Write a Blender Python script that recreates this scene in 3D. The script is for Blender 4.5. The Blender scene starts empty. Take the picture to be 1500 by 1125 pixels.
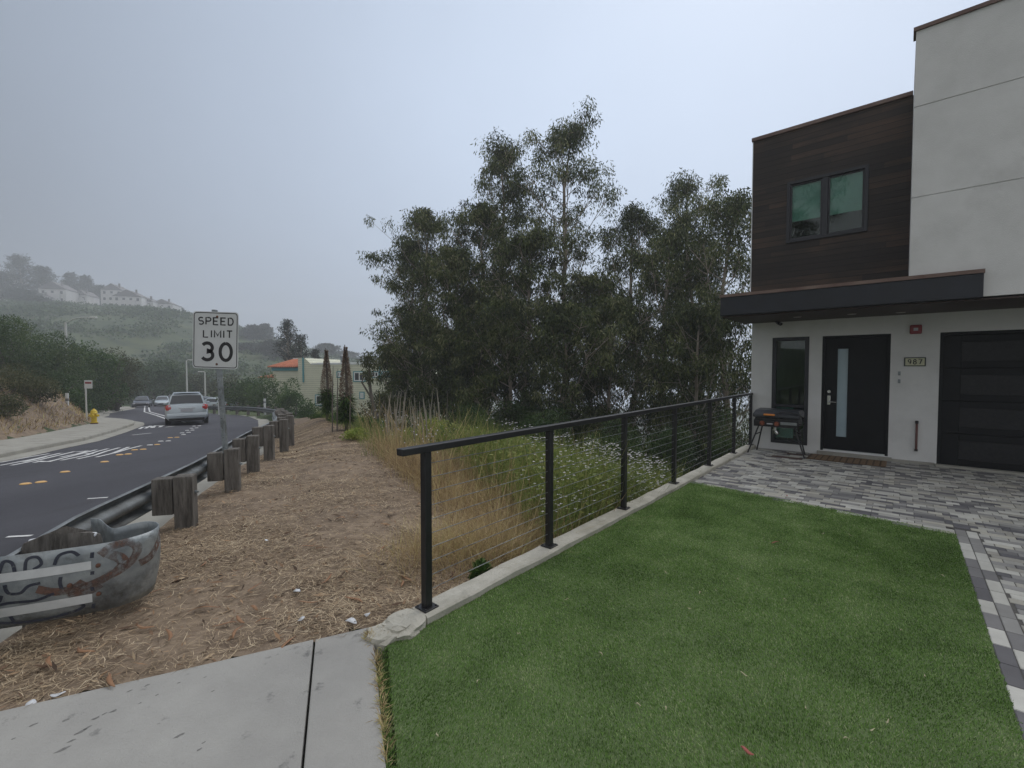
import bpy, bmesh, math, random
import numpy as np
from mathutils import Vector, Matrix
random.seed(7); RNG = np.random.default_rng(7)
sc = bpy.context.scene
COL = sc.collection
R = math.radians

# ------------------------------------------------------------------ camera model (used to place real points on real surfaces)
F = 667.0; PIT = math.atan(22.5/667); H = 1.68
def ray(px, py):
    x = (px-750)/F; u = -(py-562.5)/F
    return x, math.cos(PIT)+u*math.sin(PIT), -math.sin(PIT)+u*math.cos(PIT)
def at(px, py, Y):
    x, y, w = ray(px, py); t = Y/y
    return Vector((x*t, Y, H+w*t))
def zr(Y):
    Y = np.asarray(Y, float); s = Y-6
    r = np.where(s > 2, s, np.where(s < -2, 0, (s+2)**2/8))
    return -.25-.058*np.minimum(r, 62)-.01*np.maximum(r-62, 0)
def road_pt(px, py, dz=0):
    x, y, w = ray(px, py); lo, hi = .5, 400
    for i in range(50):
        m = (lo+hi)/2
        if H+w/y*m-float(zr(m))-dz > 0: lo = m
        else: hi = m
    return Vector((x/y*lo, lo, float(zr(lo))+dz))
# house / lot frame: a along the facade, b into the house
CX, CY = 5.094, 9.698
UX, UY = 780/1026.3, -667/1026.3
VX, VY = 667/1026.3, 780/1026.3
ANG = math.atan2(UY, UX)
def ab(a, b, z=0.): return Vector((CX+a*UX+b*VX, CY+a*UY+b*VY, z))
def toab(x, y):
    return (x-CX)*UX+(y-CY)*UY, (x-CX)*VX+(y-CY)*VY

# ------------------------------------------------------------------ tagging
def tag(o, label=None, cat=None, group=None, kind=None):
    if label: o['label'] = label
    if cat: o['category'] = cat
    if group: o['group'] = group
    if kind: o['kind'] = kind
    return o
def empty(name, loc=(0, 0, 0), rz=0, label=None, cat=None, group=None):
    o = bpy.data.objects.new(name, None); COL.objects.link(o)
    o.location = loc; o.rotation_euler = (0, 0, rz); o.empty_display_size = .2
    return tag(o, label, cat, group)
def copy_tree(o, parent=None, loc=None, rz=None, label=None):
    c = o.copy(); COL.objects.link(c)
    if parent is not None: c.parent = parent
    for ch in [x for x in bpy.data.objects if x.parent == o]:
        copy_tree(ch, c)
    if loc is not None: c.location = loc
    if rz is not None: c.rotation_euler = (0, 0, rz)
    if label: c['label'] = label
    return c

# ------------------------------------------------------------------ materials
def newmat(name):
    m = bpy.data.materials.new(name); m.use_nodes = True
    nt = m.node_tree; b = nt.nodes['Principled BSDF']
    return m, nt, b
def N(nt, t, **k):
    n = nt.nodes.new(t)
    for a, v in k.items():
        if a in n.inputs.keys(): n.inputs[a].default_value = v
        else: setattr(n, a, v)
    return n
def mat(name, c1, c2=None, rough=.7, scale=4., bump=0., bscale=60., metal=0., spec=.5, stretch=(1, 1, 1), lo=.35, hi=.65,
        c3=None, scale3=1., lo3=.5, hi3=.7, coat=0., trans=0.):
    m, nt, b = newmat(name); L = nt.links.new
    tc = N(nt, 'ShaderNodeTexCoord'); mp = N(nt, 'ShaderNodeMapping'); mp.inputs['Scale'].default_value = stretch
    L(tc.outputs['Object'], mp.inputs[0])
    b.inputs['Roughness'].default_value = rough; b.inputs['Metallic'].default_value = metal
    b.inputs['Specular IOR Level'].default_value = spec
    if coat: b.inputs['Coat Weight'].default_value = coat; b.inputs['Coat Roughness'].default_value = .08
    c1 = (*c1, 1); c2 = (*c2, 1) if c2 else tuple(x*.75 for x in c1[:3])+(1,)
    n = N(nt, 'ShaderNodeTexNoise', Scale=scale, Detail=7., Roughness=.62)
    L(mp.outputs[0], n.inputs['Vector'])
    r = N(nt, 'ShaderNodeValToRGB'); r.color_ramp.elements[0].position = lo; r.color_ramp.elements[1].position = hi
    r.color_ramp.elements[0].color = c1; r.color_ramp.elements[1].color = c2
    L(n.outputs['Fac'], r.inputs[0]); out = r.outputs[0]
    if c3:
        n3 = N(nt, 'ShaderNodeTexNoise', Scale=scale3, Detail=8., Roughness=.7)
        L(mp.outputs[0], n3.inputs['Vector'])
        mr = N(nt, 'ShaderNodeMapRange'); mr.inputs[1].default_value = lo3; mr.inputs[2].default_value = hi3
        L(n3.outputs['Fac'], mr.inputs[0])
        mx = N(nt, 'ShaderNodeMix', data_type='RGBA'); L(mr.outputs[0], mx.inputs[0]); L(out, mx.inputs[6]); mx.inputs[7].default_value = (*c3, 1)
        out = mx.outputs[2]
    L(out, b.inputs['Base Color'])
    if bump:
        nb = N(nt, 'ShaderNodeTexNoise', Scale=bscale, Detail=6., Roughness=.6); L(mp.outputs[0], nb.inputs['Vector'])
        bp = N(nt, 'ShaderNodeBump', Strength=bump, Distance=.02); L(nb.outputs['Fac'], bp.inputs['Height']); L(bp.outputs[0], b.inputs['Normal'])
    return m
def rndmat(name, cols, rough=.6, trans=.25, nscale=.5, namt=.35, spec=.3):
    """colour varies leaf by leaf (attribute rnd) and in drifts"""
    m, nt, b = newmat(name); L = nt.links.new
    at_ = N(nt, 'ShaderNodeAttribute', attribute_name='rnd')
    r = N(nt, 'ShaderNodeValToRGB'); e = r.color_ramp.elements
    while len(e) < len(cols): e.new(.5)
    for i, c in enumerate(cols): e[i].position = i/(len(cols)-1); e[i].color = (*c, 1)
    tc = N(nt, 'ShaderNodeTexCoord'); n = N(nt, 'ShaderNodeTexNoise', Scale=nscale, Detail=3.)
    L(tc.outputs['Object'], n.inputs['Vector'])
    ma = N(nt, 'ShaderNodeMath', operation='MULTIPLY_ADD'); L(n.outputs['Fac'], ma.inputs[0]); ma.inputs[1].default_value = namt*3; ma.inputs[2].default_value = -namt*1.5
    ad = N(nt, 'ShaderNodeMath', operation='ADD', use_clamp=True); L(at_.outputs['Fac'], ad.inputs[0]); L(ma.outputs[0], ad.inputs[1])
    L(ad.outputs[0], r.inputs[0]); L(r.outputs[0], b.inputs['Base Color'])
    b.inputs['Roughness'].default_value = rough; b.inputs['Specular IOR Level'].default_value = spec
    if trans:
        t = N(nt, 'ShaderNodeBsdfTranslucent'); L(r.outputs[0], t.inputs[0])
        mx = N(nt, 'ShaderNodeMixShader'); mx.inputs[0].default_value = trans
        L(b.outputs[0], mx.inputs[1]); L(t.outputs[0], mx.inputs[2]); L(mx.outputs[0], nt.nodes['Material Output'].inputs[0])
    return m
def glass(name, c, rough=.04, spec=.8):
    m, nt, b = newmat(name)
    b.inputs['Base Color'].default_value = (*c, 1); b.inputs['Roughness'].default_value = rough
    b.inputs['Specular IOR Level'].default_value = spec
    return m
def clearglass(name, tint=(.72, .86, .82), refl=.05):
    m, nt, b = newmat(name); L = nt.links.new
    t = N(nt, 'ShaderNodeBsdfTransparent'); t.inputs[0].default_value = (*tint, 1)
    g = N(nt, 'ShaderNodeBsdfGlossy', Roughness=.02); lw = N(nt, 'ShaderNodeFresnel', IOR=1.5)
    ma = N(nt, 'ShaderNodeMath', operation='MULTIPLY_ADD', use_clamp=True); L(lw.outputs[0], ma.inputs[0]); ma.inputs[1].default_value = 1.0; ma.inputs[2].default_value = refl-.04
    mx = N(nt, 'ShaderNodeMixShader'); L(ma.outputs[0], mx.inputs[0]); L(t.outputs[0], mx.inputs[1]); L(g.outputs[0], mx.inputs[2])
    L(mx.outputs[0], nt.nodes['Material Output'].inputs[0]); return m

M = {}
M['stucco'] = mat('white_stucco', (.66, .66, .65), (.59, .59, .58), .9, 2, .28, 90, c3=(.46, .455, .44), scale3=.9, lo3=.55, hi3=.9)
M['wood_dark'] = None
M['black'] = mat('black_metal', (.012, .012, .014), (.018, .018, .02), .42, 8, .05, 80)
M['blackfr'] = mat('black_frame', (.012, .014, .02), (.016, .018, .024), .45, 8)
M['fascia'] = mat('charcoal_fascia', (.009, .011, .016), (.013, .016, .024), .6, 2.5, .1, 30)
M['soffit'] = mat('dark_soffit', (.035, .022, .018), (.05, .03, .024), .6, 3, .1, 30, stretch=(1, 12, 1))
M['rust'] = mat('rusty_coping', (.11, .062, .05), (.18, .125, .10), .6, 2.2, .1, 40)
M['conc'] = mat('sidewalk_concrete', (.355, .35, .33), (.285, .28, .265), .88, 1.4, .3, 120, c3=(.10, .10, .098), scale3=5.5, lo3=.60, hi3=.72)
M['kerbc'] = mat('kerb_concrete', (.50, .48, .42), (.36, .345, .29), .9, 5, .4, 60, c3=(.2, .19, .16), scale3=6, lo3=.58, hi3=.8)
M['gutter'] = mat('gutter_concrete', (.34, .33, .29), (.27, .26, .23), .9, 2, .3, 60, c3=(.15, .14, .12), scale3=1.3, lo3=.52, hi3=.8)
M['asphalt'] = mat('asphalt', (.042, .042, .052), (.060, .060, .072), .8, .35, .5, 160, c3=(.032, .032, .038), scale3=.6, lo3=.5, hi3=.75, stretch=(1.6, .6, 1))
M['paint'] = mat('road_paint', (.72, .73, .72), (.5, .5, .5), .7, 9, .1, 60)
M['orange'] = mat('orange_marker', (.72, .44, .16), (.62, .38, .15), .6, 20)
M['galv'] = mat('galvanised_steel', (.36, .39, .40), (.20, .225, .24), .5, 6, .3, 14, metal=.5, c3=(.07, .065, .06), scale3=4, lo3=.5, hi3=.72)
M['galvd'] = mat('weathered_rail_steel', (.26, .28, .285), (.16, .17, .175), .5, 3, .1, 30, metal=.6, c3=(.07, .065, .06), scale3=2, lo3=.5, hi3=.8)
M['timber'] = mat('weathered_timber', (.20, .185, .168), (.075, .068, .06), .9, 5, .9, 22, stretch=(5, 5, .6), c3=(.2, .185, .165), scale3=4, lo3=.5, hi3=.75)
M['tape'] = mat('reflective_tape', (.66, .68, .68), (.56, .58, .58), .4, 12, c3=(.5, .42, .2), scale3=3.1, lo3=.66, hi3=.75)
M['signw'] = mat('sign_white', (.62, .64, .64), (.55, .57, .57), .45, 4, c3=(.4, .4, .38), scale3=5, lo3=.62, hi3=.9)
M['ink'] = mat('sign_black', (.012, .012, .014), (.02, .02, .022), .5, 8)
M['rustspot'] = mat('rust_spot', (.16, .07, .04), (.09, .05, .035), .8, 30)
M['soil'] = mat('verge_soil', (.175, .128, .088), (.275, .21, .148), .95, 6, .8, 30, c3=(.07, .048, .034), scale3=1.2, lo3=.48, hi3=.72)
M['ground'] = mat('hillside_ground', (.045, .075, .022), (.075, .088, .032), .95, .05, .6, 3, c3=(.026, .045, .016), scale3=.12, lo3=.45, hi3=.6)
M['turf'] = mat('turf_backing', (.075, .115, .04), (.10, .145, .055), .95, 2.5, .5, 60)
M['mortar'] = mat('joint_sand', (.10, .095, .09), (.07, .066, .062), .95, 30)
M['straw'] = rndmat('straw', [(.08, .055, .038), (.29, .215, .14), (.52, .41, .275), (.74, .62, .44)], .8, .1, 1.2, .25)
M['blade'] = rndmat('turf_fibre', [(.066, .122, .026), (.155, .28, .062), (.24, .39, .115), (.48, .52, .30)], .65, .35, 3.2, .32)
M['litterm'] = rndmat('leaf_litter', [(.04, .028, .02), (.14, .085, .055), (.30, .19, .11), (.42, .32, .21)], .85, .05, 2., .1)
M['drygrass'] = rndmat('dry_grass', [(.15, .10, .06), (.38, .275, .15), (.56, .44, .24), (.44, .42, .17)], .75, .2, .6, .3)
M['weed'] = rndmat('weed_green', [(.08, .12, .035), (.18, .235, .065), (.30, .34, .10), (.42, .38, .15)], .6, .25, .5, .35)
M['petal'] = rndmat('petals', [(.75, .72, .75), (.72, .68, .74), (.8, .8, .8)], .6, .3)
M['euc'] = rndmat('gum_leaves', [(.018, .028, .010), (.048, .068, .021), (.11, .135, .042), (.32, .32, .17)], .6, .22, .35, .45, .2)
M['bark'] = mat('gum_bark', (.42, .36, .30), (.20, .16, .13), .9, 1.2, .5, 8, stretch=(3, 3, .5))
M['shrubg'] = rndmat('shrub_leaves', [(.016, .04, .010), (.035, .075, .018), (.065, .115, .03), (.11, .15, .05)], .5, .2, .3, .35)
M['shrubb'] = rndmat('bright_leaves', [(.02, .05, .013), (.04, .09, .02), (.075, .14, .03), (.12, .18, .05)], .5, .25, .5, .35)
M['shrubo'] = rndmat('olive_leaves', [(.03, .04, .017), (.06, .072, .03), (.095, .105, .045), (.15, .14, .07)], .6, .2, .4, .35)
M['lime'] = rndmat('yellow_green_leaves', [(.10, .15, .025), (.20, .28, .045), (.32, .38, .08), (.40, .40, .12)], .5, .3, .6, .3)
M['pine'] = rndmat('pine_needles', [(.012, .02, .012), (.025, .036, .02), (.04, .05, .028)], .6, .1, .3, .3)
M['twig'] = mat('grey_stems', (.17, .15, .13), (.09, .08, .07), .9, 3, .4, 20, stretch=(2, 2, .5))
M['echium'] = rndmat('seed_spire', [(.14, .10, .075), (.24, .175, .13), (.34, .26, .20)], .8, .1, 2, .2)
M['yellow'] = mat('hydrant_yellow', (.72, .52, .02), (.62, .43, .02), .45, 6, coat=.3)
M['chrome'] = mat('brushed_nickel', (.6, .6, .6), (.5, .5, .5), .25, 10, metal=1)
M['tyre'] = mat('rubber', (.015, .015, .016), (.022, .022, .022), .85, 10)
M['silver'] = mat('silver_paint', (.50, .56, .60), (.47, .53, .57), .32, 2, metal=.35, coat=.6)
M['darkpaint'] = mat('dark_blue_paint', (.02, .025, .04), (.025, .03, .045), .3, 2, coat=.8)
M['blackpaint'] = mat('black_paint', (.012, .012, .014), (.016, .016, .018), .3, 2, coat=.8)
M['redlamp'] = mat('tail_lamp_red', (.45, .012, .012), (.35, .01, .01), .15, 10, coat=1)
M['carglass'] = glass('dark_car_glass', (.02, .026, .034))
M['plate'] = mat('plate_white', (.5, .5, .52), (.4, .4, .45), .5, 30)
M['siding'] = None
M['teal'] = mat('teal_trim', (.05, .27, .31), (.04, .22, .26), .6, 2)
M['tile'] = mat('orange_tile', (.50, .16, .075), (.36, .11, .05), .8, 3, .6, 8, c3=(.6, .26, .15), scale3=2, lo3=.5, hi3=.7)
M['hwall'] = mat('hill_house_wall', (.62, .61, .60), (.52, .51, .5), .85, .4)
M['hroof'] = mat('hill_house_roof', (.20, .19, .19), (.14, .13, .13), .9, .4)
M['whitefr'] = mat('white_frame', (.68, .7, .7), (.6, .62, .62), .5, 4)
M['dglass'] = glass('dim_window_glass', (.03, .035, .045), .05)
M['frost'] = mat('frosted_glass', (.34, .43, .47), (.28, .37, .42), .35, 1.5, stretch=(1, 1, .8))
M['blind'] = mat('roller_blind', (.44, .62, .56), (.38, .54, .50), .7, 2.5)
M['doorblk'] = mat('door_black', (.006, .007, .009), (.009, .010, .012), .5, 3, spec=.2)
M['garglass'] = mat('garage_dark_glass', (.012, .013, .015), (.022, .022, .025), .45, 25, spec=.25)
M['alarm'] = mat('alarm_red', (.25, .012, .02), (.2, .01, .015), .4, 8)
M['numplate'] = mat('number_plate_cream', (.50, .50, .34), (.44, .44, .30), .5, 8)
M['numframe'] = mat('number_frame', (.05, .06, .05), (.03, .04, .035), .6, 8)
M['pipe'] = mat('brown_pipe', (.14, .05, .045), (.10, .04, .035), .5, 8)
M['matm'] = mat('coir_mat', (.13, .085, .05), (.08, .052, .032), .95, 40, .8, 120)
M['matm2'] = mat('coir_weave', (.24, .16, .095), (.15, .10, .06), .95, 60, .8, 120)
M['lid'] = mat('griddle_lid', (.05, .055, .065), (.04, .044, .052), .38, 3, metal=.2)
M['orangeh'] = mat('orange_handle', (.75, .27, .05), (.6, .2, .04), .4, 10)
M['copper'] = mat('knob_copper', (.30, .10, .06), (.2, .07, .045), .35, 10, metal=.5)
M['tanleaf'] = mat('pale_dry_leaf', (.45, .42, .28), (.32, .28, .16), .8, 15)
M['stalkg'] = mat('bleached_stalks', (.36, .33, .28), (.22, .2, .17), .9, 3)
M['paper'] = mat('litter_white', (.62, .64, .66), (.5, .52, .55), .6, 20)
M['barkstrip'] = mat('fallen_bark', (.30, .17, .09), (.20, .10, .06), .85, 12)
M['redbark'] = mat('red_bark', (.33, .09, .07), (.25, .07, .06), .7, 12)
M['spray'] = mat('brown_spray_paint', (.20, .095, .065), (.15, .085, .065), .6, 9)
M['marker'] = mat('dark_spray_paint', (.03, .035, .06), (.05, .055, .08), .6, 9)
def worn(m, scale, lo, hi):
    nt = m.node_tree; L = nt.links.new; b = nt.nodes['Principled BSDF']; tc = N(nt, 'ShaderNodeTexCoord'); n = N(nt, 'ShaderNodeTexNoise', Scale=scale, Detail=8., Roughness=.75); L(tc.outputs['Object'], n.inputs['Vector'])
    mr = N(nt, 'ShaderNodeMapRange'); mr.inputs[1].default_value = lo; mr.inputs[2].default_value = hi; L(n.outputs['Fac'], mr.inputs[0]); L(mr.outputs[0], b.inputs['Alpha'])
M['spray'] = mat('brown_spray_paint', (.16, .085, .062), (.12, .075, .06), .6, 9); worn(M['spray'], 11, .36, .62)
M['marker'] = mat('dark_spray_paint', (.025, .03, .05), (.045, .05, .07), .6, 9); worn(M['marker'], 16, .30, .50)
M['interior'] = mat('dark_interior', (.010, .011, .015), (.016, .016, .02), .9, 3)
M['lampglow'] = mat('downlight_lens', (.3, .28, .22), (.3, .28, .22), .3, 3)
M['lamppost'] = mat('lamp_post_grey', (.62, .62, .60), (.52, .52, .5), .6, 2)
def plankmat(name, c1, c2, c3, pitch, rough=.65, gap=.04, var=.6):
    m, nt, b = newmat(name); L = nt.links.new
    tc = N(nt, 'ShaderNodeTexCoord'); sp = N(nt, 'ShaderNodeSeparateXYZ'); L(tc.outputs['Object'], sp.inputs[0])
    dv = N(nt, 'ShaderNodeMath', operation='DIVIDE'); L(sp.outputs[2], dv.inputs[0]); dv.inputs[1].default_value = pitch
    fl = N(nt, 'ShaderNodeMath', operation='FLOOR'); L(dv.outputs[0], fl.inputs[0])
    fr = N(nt, 'ShaderNodeMath', operation='FRACT'); L(dv.outputs[0], fr.inputs[0])
    # board ends: shift per row
    wn = N(nt, 'ShaderNodeTexWhiteNoise', noise_dimensions='1D'); L(fl.outputs[0], wn.inputs['W'])
    ax = N(nt, 'ShaderNodeMath', operation='MULTIPLY_ADD'); L(wn.outputs[0], ax.inputs[0]); ax.inputs[1].default_value = 3.; L(sp.outputs[0], ax.inputs[2])
    a2 = N(nt, 'ShaderNodeMath', operation='DIVIDE'); L(ax.outputs[0], a2.inputs[0]); a2.inputs[1].default_value = 1.9
    fx = N(nt, 'ShaderNodeMath', operation='FLOOR'); L(a2.outputs[0], fx.inputs[0])
    cb = N(nt, 'ShaderNodeCombineXYZ'); L(fx.outputs[0], cb.inputs[0]); L(fl.outputs[0], cb.inputs[1])
    w2 = N(nt, 'ShaderNodeTexWhiteNoise', noise_dimensions='3D'); L(cb.outputs[0], w2.inputs['Vector'])
    mp = N(nt, 'ShaderNodeMapping'); mp.inputs['Scale'].default_value = (1.2, 1.2, 22); L(tc.outputs['Object'], mp.inputs[0])
    n = N(nt, 'ShaderNodeTexNoise', Scale=1.3, Detail=8., Roughness=.7); L(mp.outputs[0], n.inputs['Vector'])
    n2 = N(nt, 'ShaderNodeTexNoise', Scale=1.1, Detail=4.); L(tc.outputs['Object'], n2.inputs['Vector'])
    s = N(nt, 'ShaderNodeMath', operation='MULTIPLY_ADD'); L(w2.outputs[0], s.inputs[0]); s.inputs[1].default_value = var; L(n.outputs['Fac'], s.inputs[2])
    s2 = N(nt, 'ShaderNodeMath', operation='MULTIPLY_ADD'); L(n2.outputs['Fac'], s2.inputs[0]); s2.inputs[1].default_value = .9; L(s.outputs[0], s2.inputs[2])
    r = N(nt, 'ShaderNodeValToRGB'); e = r.color_ramp.elements; e.new(.5)
    for i, (p, c) in enumerate(((.35, c1), (.6, c2), (.95, c3))): e[i].position = p; e[i].color = (*c, 1)
    mr = N(nt, 'ShaderNodeMath', operation='MULTIPLY'); L(s2.outputs[0], mr.inputs[0]); mr.inputs[1].default_value = .5
    L(mr.outputs[0], r.inputs[0])
    gt = N(nt, 'ShaderNodeMath', operation='LESS_THAN'); L(fr.outputs[0], gt.inputs[0]); gt.inputs[1].default_value = gap
    mx = N(nt, 'ShaderNodeMix', data_type='RGBA'); L(gt.outputs[0], mx.inputs[0]); L(r.outputs[0], mx.inputs[6]); mx.inputs[7].default_value = (*[x*.3 for x in c1], 1)
    L(mx.outputs[2], b.inputs['Base Color']); b.inputs['Roughness'].default_value = rough
    bp = N(nt, 'ShaderNodeBump', Strength=.6, Distance=.01); sb = N(nt, 'ShaderNodeMath', operation='SUBTRACT'); L(n.outputs['Fac'], sb.inputs[0]); L(gt.outputs[0], sb.inputs[1])
    L(sb.outputs[0], bp.inputs['Height']); L(bp.outputs[0], b.inputs['Normal'])
    return m
M['wood_dark'] = plankmat('stained_cedar_boards', (.008, .0058, .005), (.024, .016, .012), (.115, .064, .038), .11, gap=.09, var=.45)
M['siding'] = plankmat('pale_lap_siding', (.58, .58, .45), (.66, .66, .52), (.70, .70, .56), .22, .8, .09, .12)

# ------------------------------------------------------------------ mesh building
class MB:
    def __init__(s): s.v = []; s.f = []
    def add(s, vs, fs):
        o = len(s.v); s.v += [tuple(v) for v in vs]; s.f += [tuple(i+o for i in f) for f in fs]; return s
    def box(s, x0, x1, y0, y1, z0, z1):
        return s.add([(x0, y0, z0), (x1, y0, z0), (x1, y1, z0), (x0, y1, z0), (x0, y0, z1), (x1, y0, z1), (x1, y1, z1), (x0, y1, z1)],
                     [(0, 3, 2, 1), (4, 5, 6, 7), (0, 1, 5, 4), (1, 2, 6, 5), (2, 3, 7, 6), (3, 0, 4, 7)])
    def obox(s, c, sx, sy, sz, m3=None):
        m3 = m3 or Matrix.Identity(3); c = Vector(c)
        vs = [c+m3@Vector((x*sx/2, y*sy/2, z*sz/2)) for z in (-1, 1) for y in (-1, 1) for x in (-1, 1)]
        return s.add(vs, [(0, 2, 3, 1), (4, 5, 7, 6), (0, 1, 5, 4), (1, 3, 7, 5), (3, 2, 6, 7), (2, 0, 4, 6)])
    def loft(s, rings, cap=True, closed=True):
        n = len(rings[0]); vs = [p for r in rings for p in r]; fs = []
        for i in range(len(rings)-1):
            for j in range(n if closed else n-1):
                k = (j+1) % n; fs.append((i*n+j, i*n+k, (i+1)*n+k, (i+1)*n+j))
        if cap and closed: fs += [tuple(range(n-1, -1, -1)), tuple((len(rings)-1)*n+j for j in range(n))]
        return s.add(vs, fs)
    def tube(s, pts, rad, n=8, cap=True):
        pts = [Vector(p) for p in pts]
        if not hasattr(rad, '__len__'): rad = [rad]*len(pts)
        rings = []; up = None
        for i, p in enumerate(pts):
            t = (pts[min(i+1, len(pts)-1)]-pts[max(i-1, 0)])
            if t.length < 1e-9: t = Vector((0, 0, 1))
            t.normalize()
            if up is None: up = t.orthogonal().normalized()
            up = (up-t*up.dot(t)); up = up.normalized() if up.length > 1e-6 else t.orthogonal().normalized()
            w = t.cross(up)
            rings.append([p+(up*math.cos(2*math.pi*k/n)+w*math.sin(2*math.pi*k/n))*rad[i] for k in range(n)])
        return s.loft(rings, cap)
    def lathe(s, prof, n=16, c=(0, 0, 0)):
        return s.loft([[(c[0]+r*math.cos(2*math.pi*k/n), c[1]+r*math.sin(2*math.pi*k/n), c[2]+z) for k in range(n)] for r, z in prof])
    def poly(s, pts, z0, z1):
        n = len(pts)
        return s.add([(p[0], p[1], z0) for p in pts]+[(p[0], p[1], z1) for p in pts],
                     [tuple(range(n-1, -1, -1)), tuple(range(n, 2*n))]+[(i, (i+1) % n, n+(i+1) % n, n+i) for i in range(n)])
    def build(s, name, m, parent=None, smooth=False, bevel=0, seg=2, sharp=35):
        me = bpy.data.meshes.new(name); me.from_pydata(s.v, [], s.f); me.update()
        bm = bmesh.new(); bm.from_mesh(me); bmesh.ops.recalc_face_normals(bm, faces=bm.faces); bm.to_mesh(me); bm.free()
        if m: me.materials.append(m)
        o = bpy.data.objects.new(name, me); COL.objects.link(o)
        if smooth:
            for p in me.polygons: p.use_smooth = True
            me.set_sharp_from_angle(angle=R(sharp))
        if bevel:
            b = o.modifiers.new('bevel', 'BEVEL'); b.width = bevel; b.segments = seg; b.limit_method = 'ANGLE'; b.angle_limit = R(40)
        if parent: o.parent = parent
        return o
def npmesh(name, V, m, parent=None, rnd=None, smooth=False):
    """V: (faces, corners, 3)"""
    V = np.ascontiguousarray(V, dtype=np.float32); n, k, _ = V.shape
    me = bpy.data.meshes.new(name); me.vertices.add(n*k); me.vertices.foreach_set('co', V.ravel())
    me.loops.add(n*k); me.loops.foreach_set('vertex_index', np.arange(n*k, dtype=np.int32))
    me.polygons.add(n); me.polygons.foreach_set('loop_start', np.arange(0, n*k, k, dtype=np.int32)); me.polygons.foreach_set('loop_total', np.full(n, k, dtype=np.int32))
    me.update(calc_edges=True)
    a = me.attributes.new('rnd', 'FLOAT', 'FACE'); a.data.foreach_set('value', (RNG.random(n) if rnd is None else rnd).astype(np.float32))
    me.materials.append(m); o = bpy.data.objects.new(name, me); COL.objects.link(o)
    if parent: o.parent = parent
    return o
def ribbon(mb, pts, w, z=None, nrm=None, taper=False):
    """flat stroke along pts in the xy plane of a frame given by function/identity"""
    pts = [Vector(p) for p in pts]; L_, R_ = [], []
    nrm = Vector(nrm or (0, 0, 1))
    for i, p in enumerate(pts):
        d = (pts[min(i+1, len(pts)-1)]-pts[max(i-1, 0)]).normalized(); sd = nrm.cross(d).normalized()
        k = 1
        if 0 < i < len(pts)-1:
            d1 = (p-pts[i-1]).normalized(); k = min(1.6, 1/max(.4, abs(d.dot(d1))))
        L_.append(p+sd*w/2*k); R_.append(p-sd*w/2*k)
    n = len(pts)
    return mb.add(L_+R_, [(i, i+1, n+i+1, n+i) for i in range(n-1)])
def arc(cx, cz, rx, rz, a0, a1, n=14):
    return [(cx+rx*math.cos(R(a0+(a1-a0)*i/n)), cz+rz*math.sin(R(a0+(a1-a0)*i/n))) for i in range(n+1)]
GL = {  # stroke letters in a 0..1 wide, 0..1 high cell
 'S': [arc(.5, .74, .40, .26, 40, 270, 12)+arc(.5, .26, .42, .26, 90, -140, 12)[1:]],
 'P': [[(.06, 0), (.06, 1), (.5, 1)]+arc(.55, .74, .37, .26, 80, -90, 8)+[(.06, .48)]],
 'E': [[(.92, 1), (.08, 1), (.08, 0), (.92, 0)], [(.08, .51), (.78, .51)]],
 'D': [[(.08, 0), (.08, 1), (.45, 1)]+arc(.5, .5, .43, .5, 80, -80, 10)+[(.08, 0)]],
 'L': [[(.1, 1), (.1, 0), (.92, 0)]], 'I': [[(.5, 0), (.5, 1)]],
 'M': [[(.02, 0), (.02, 1), (.5, .25), (.98, 1), (.98, 0)]], 'T': [[(.5, 0), (.5, 1)], [(.02, 1), (.98, 1)]],
 '3': [arc(.48, .735, .40, .265, 150, -80, 14)+arc(.48, .28, .44, .28, 80, -150, 14)],
 '0': [arc(.5, .5, .44, .5, 90, 450, 28)],
 '9': [arc(.5, .70, .4, .28, 0, 360, 18), [(.9, .7), (.86, .35), (.6, .02)]],
 '8': [arc(.5, .74, .34, .25, 0, 360, 18), arc(.5, .25, .42, .26, 0, 360, 18)],
 '7': [[(.05, 1), (.93, 1), (.42, 0)]]}
def text_strokes(mb, s, x0, z0, cw, ch, gap, w, y, sy=-1):
    x = x0
    for c in s:
        k = cw*(.35 if c == 'I' else 1.15 if c == 'M' else 1)
        for st in GL[c]:
            ribbon(mb, [(x+px*k, y, z0+pz*ch) for px, pz in st], w, nrm=(0, -1, 0))
        x += k+gap
    return x

# ------------------------------------------------------------------ terrain
XR = ([-40, -10, 0, 3, 5, 8, 11, 17, 23, 28.5, 33, 36.2, 40, 46, 56, 75, 100, 140], [-.5, -1.8, -3.3, -4.1, -4.7, -5.8, -6.7, -9.8, -12.8, -15.9, -19.1, -22, -27, -33, -42, -58, -80, -118])
XL = ([-40, -10, 0, 5, 11.1, 13.4, 15.5, 19.2, 23.6, 25.8, 27.8, 30, 32, 34.5, 39, 53, 75, 100, 140], [-9.6, -9.8, -10.4, -11.1, -12.5, -13.6, -14.5, -16.7, -19.5, -21.3, -23.6, -27.0, -29.2, -31, -34.9, -44.3, -63, -86, -124])
XV = ([-40, 0, 3, 4.5, 6, 8, 10, 13, 17, 25, 40, 52, 100], [0, -.3, -.75, -1.05, -1.6, -2.6, -3.5, -5, -7.4, -11.3, -22, -29, -70])
def sstep(t): t = np.clip(t, 0, 1); return t*t*(3-2*t)
def zverge(Y): return np.interp(Y, [-40, 8, 12, 15.5, 18, 21, 26, 34, 60, 100], [-.01, -.01, -.04, -.06, -.16, -.5, -1.15, -1.9, -3.6, -5.5])
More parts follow.
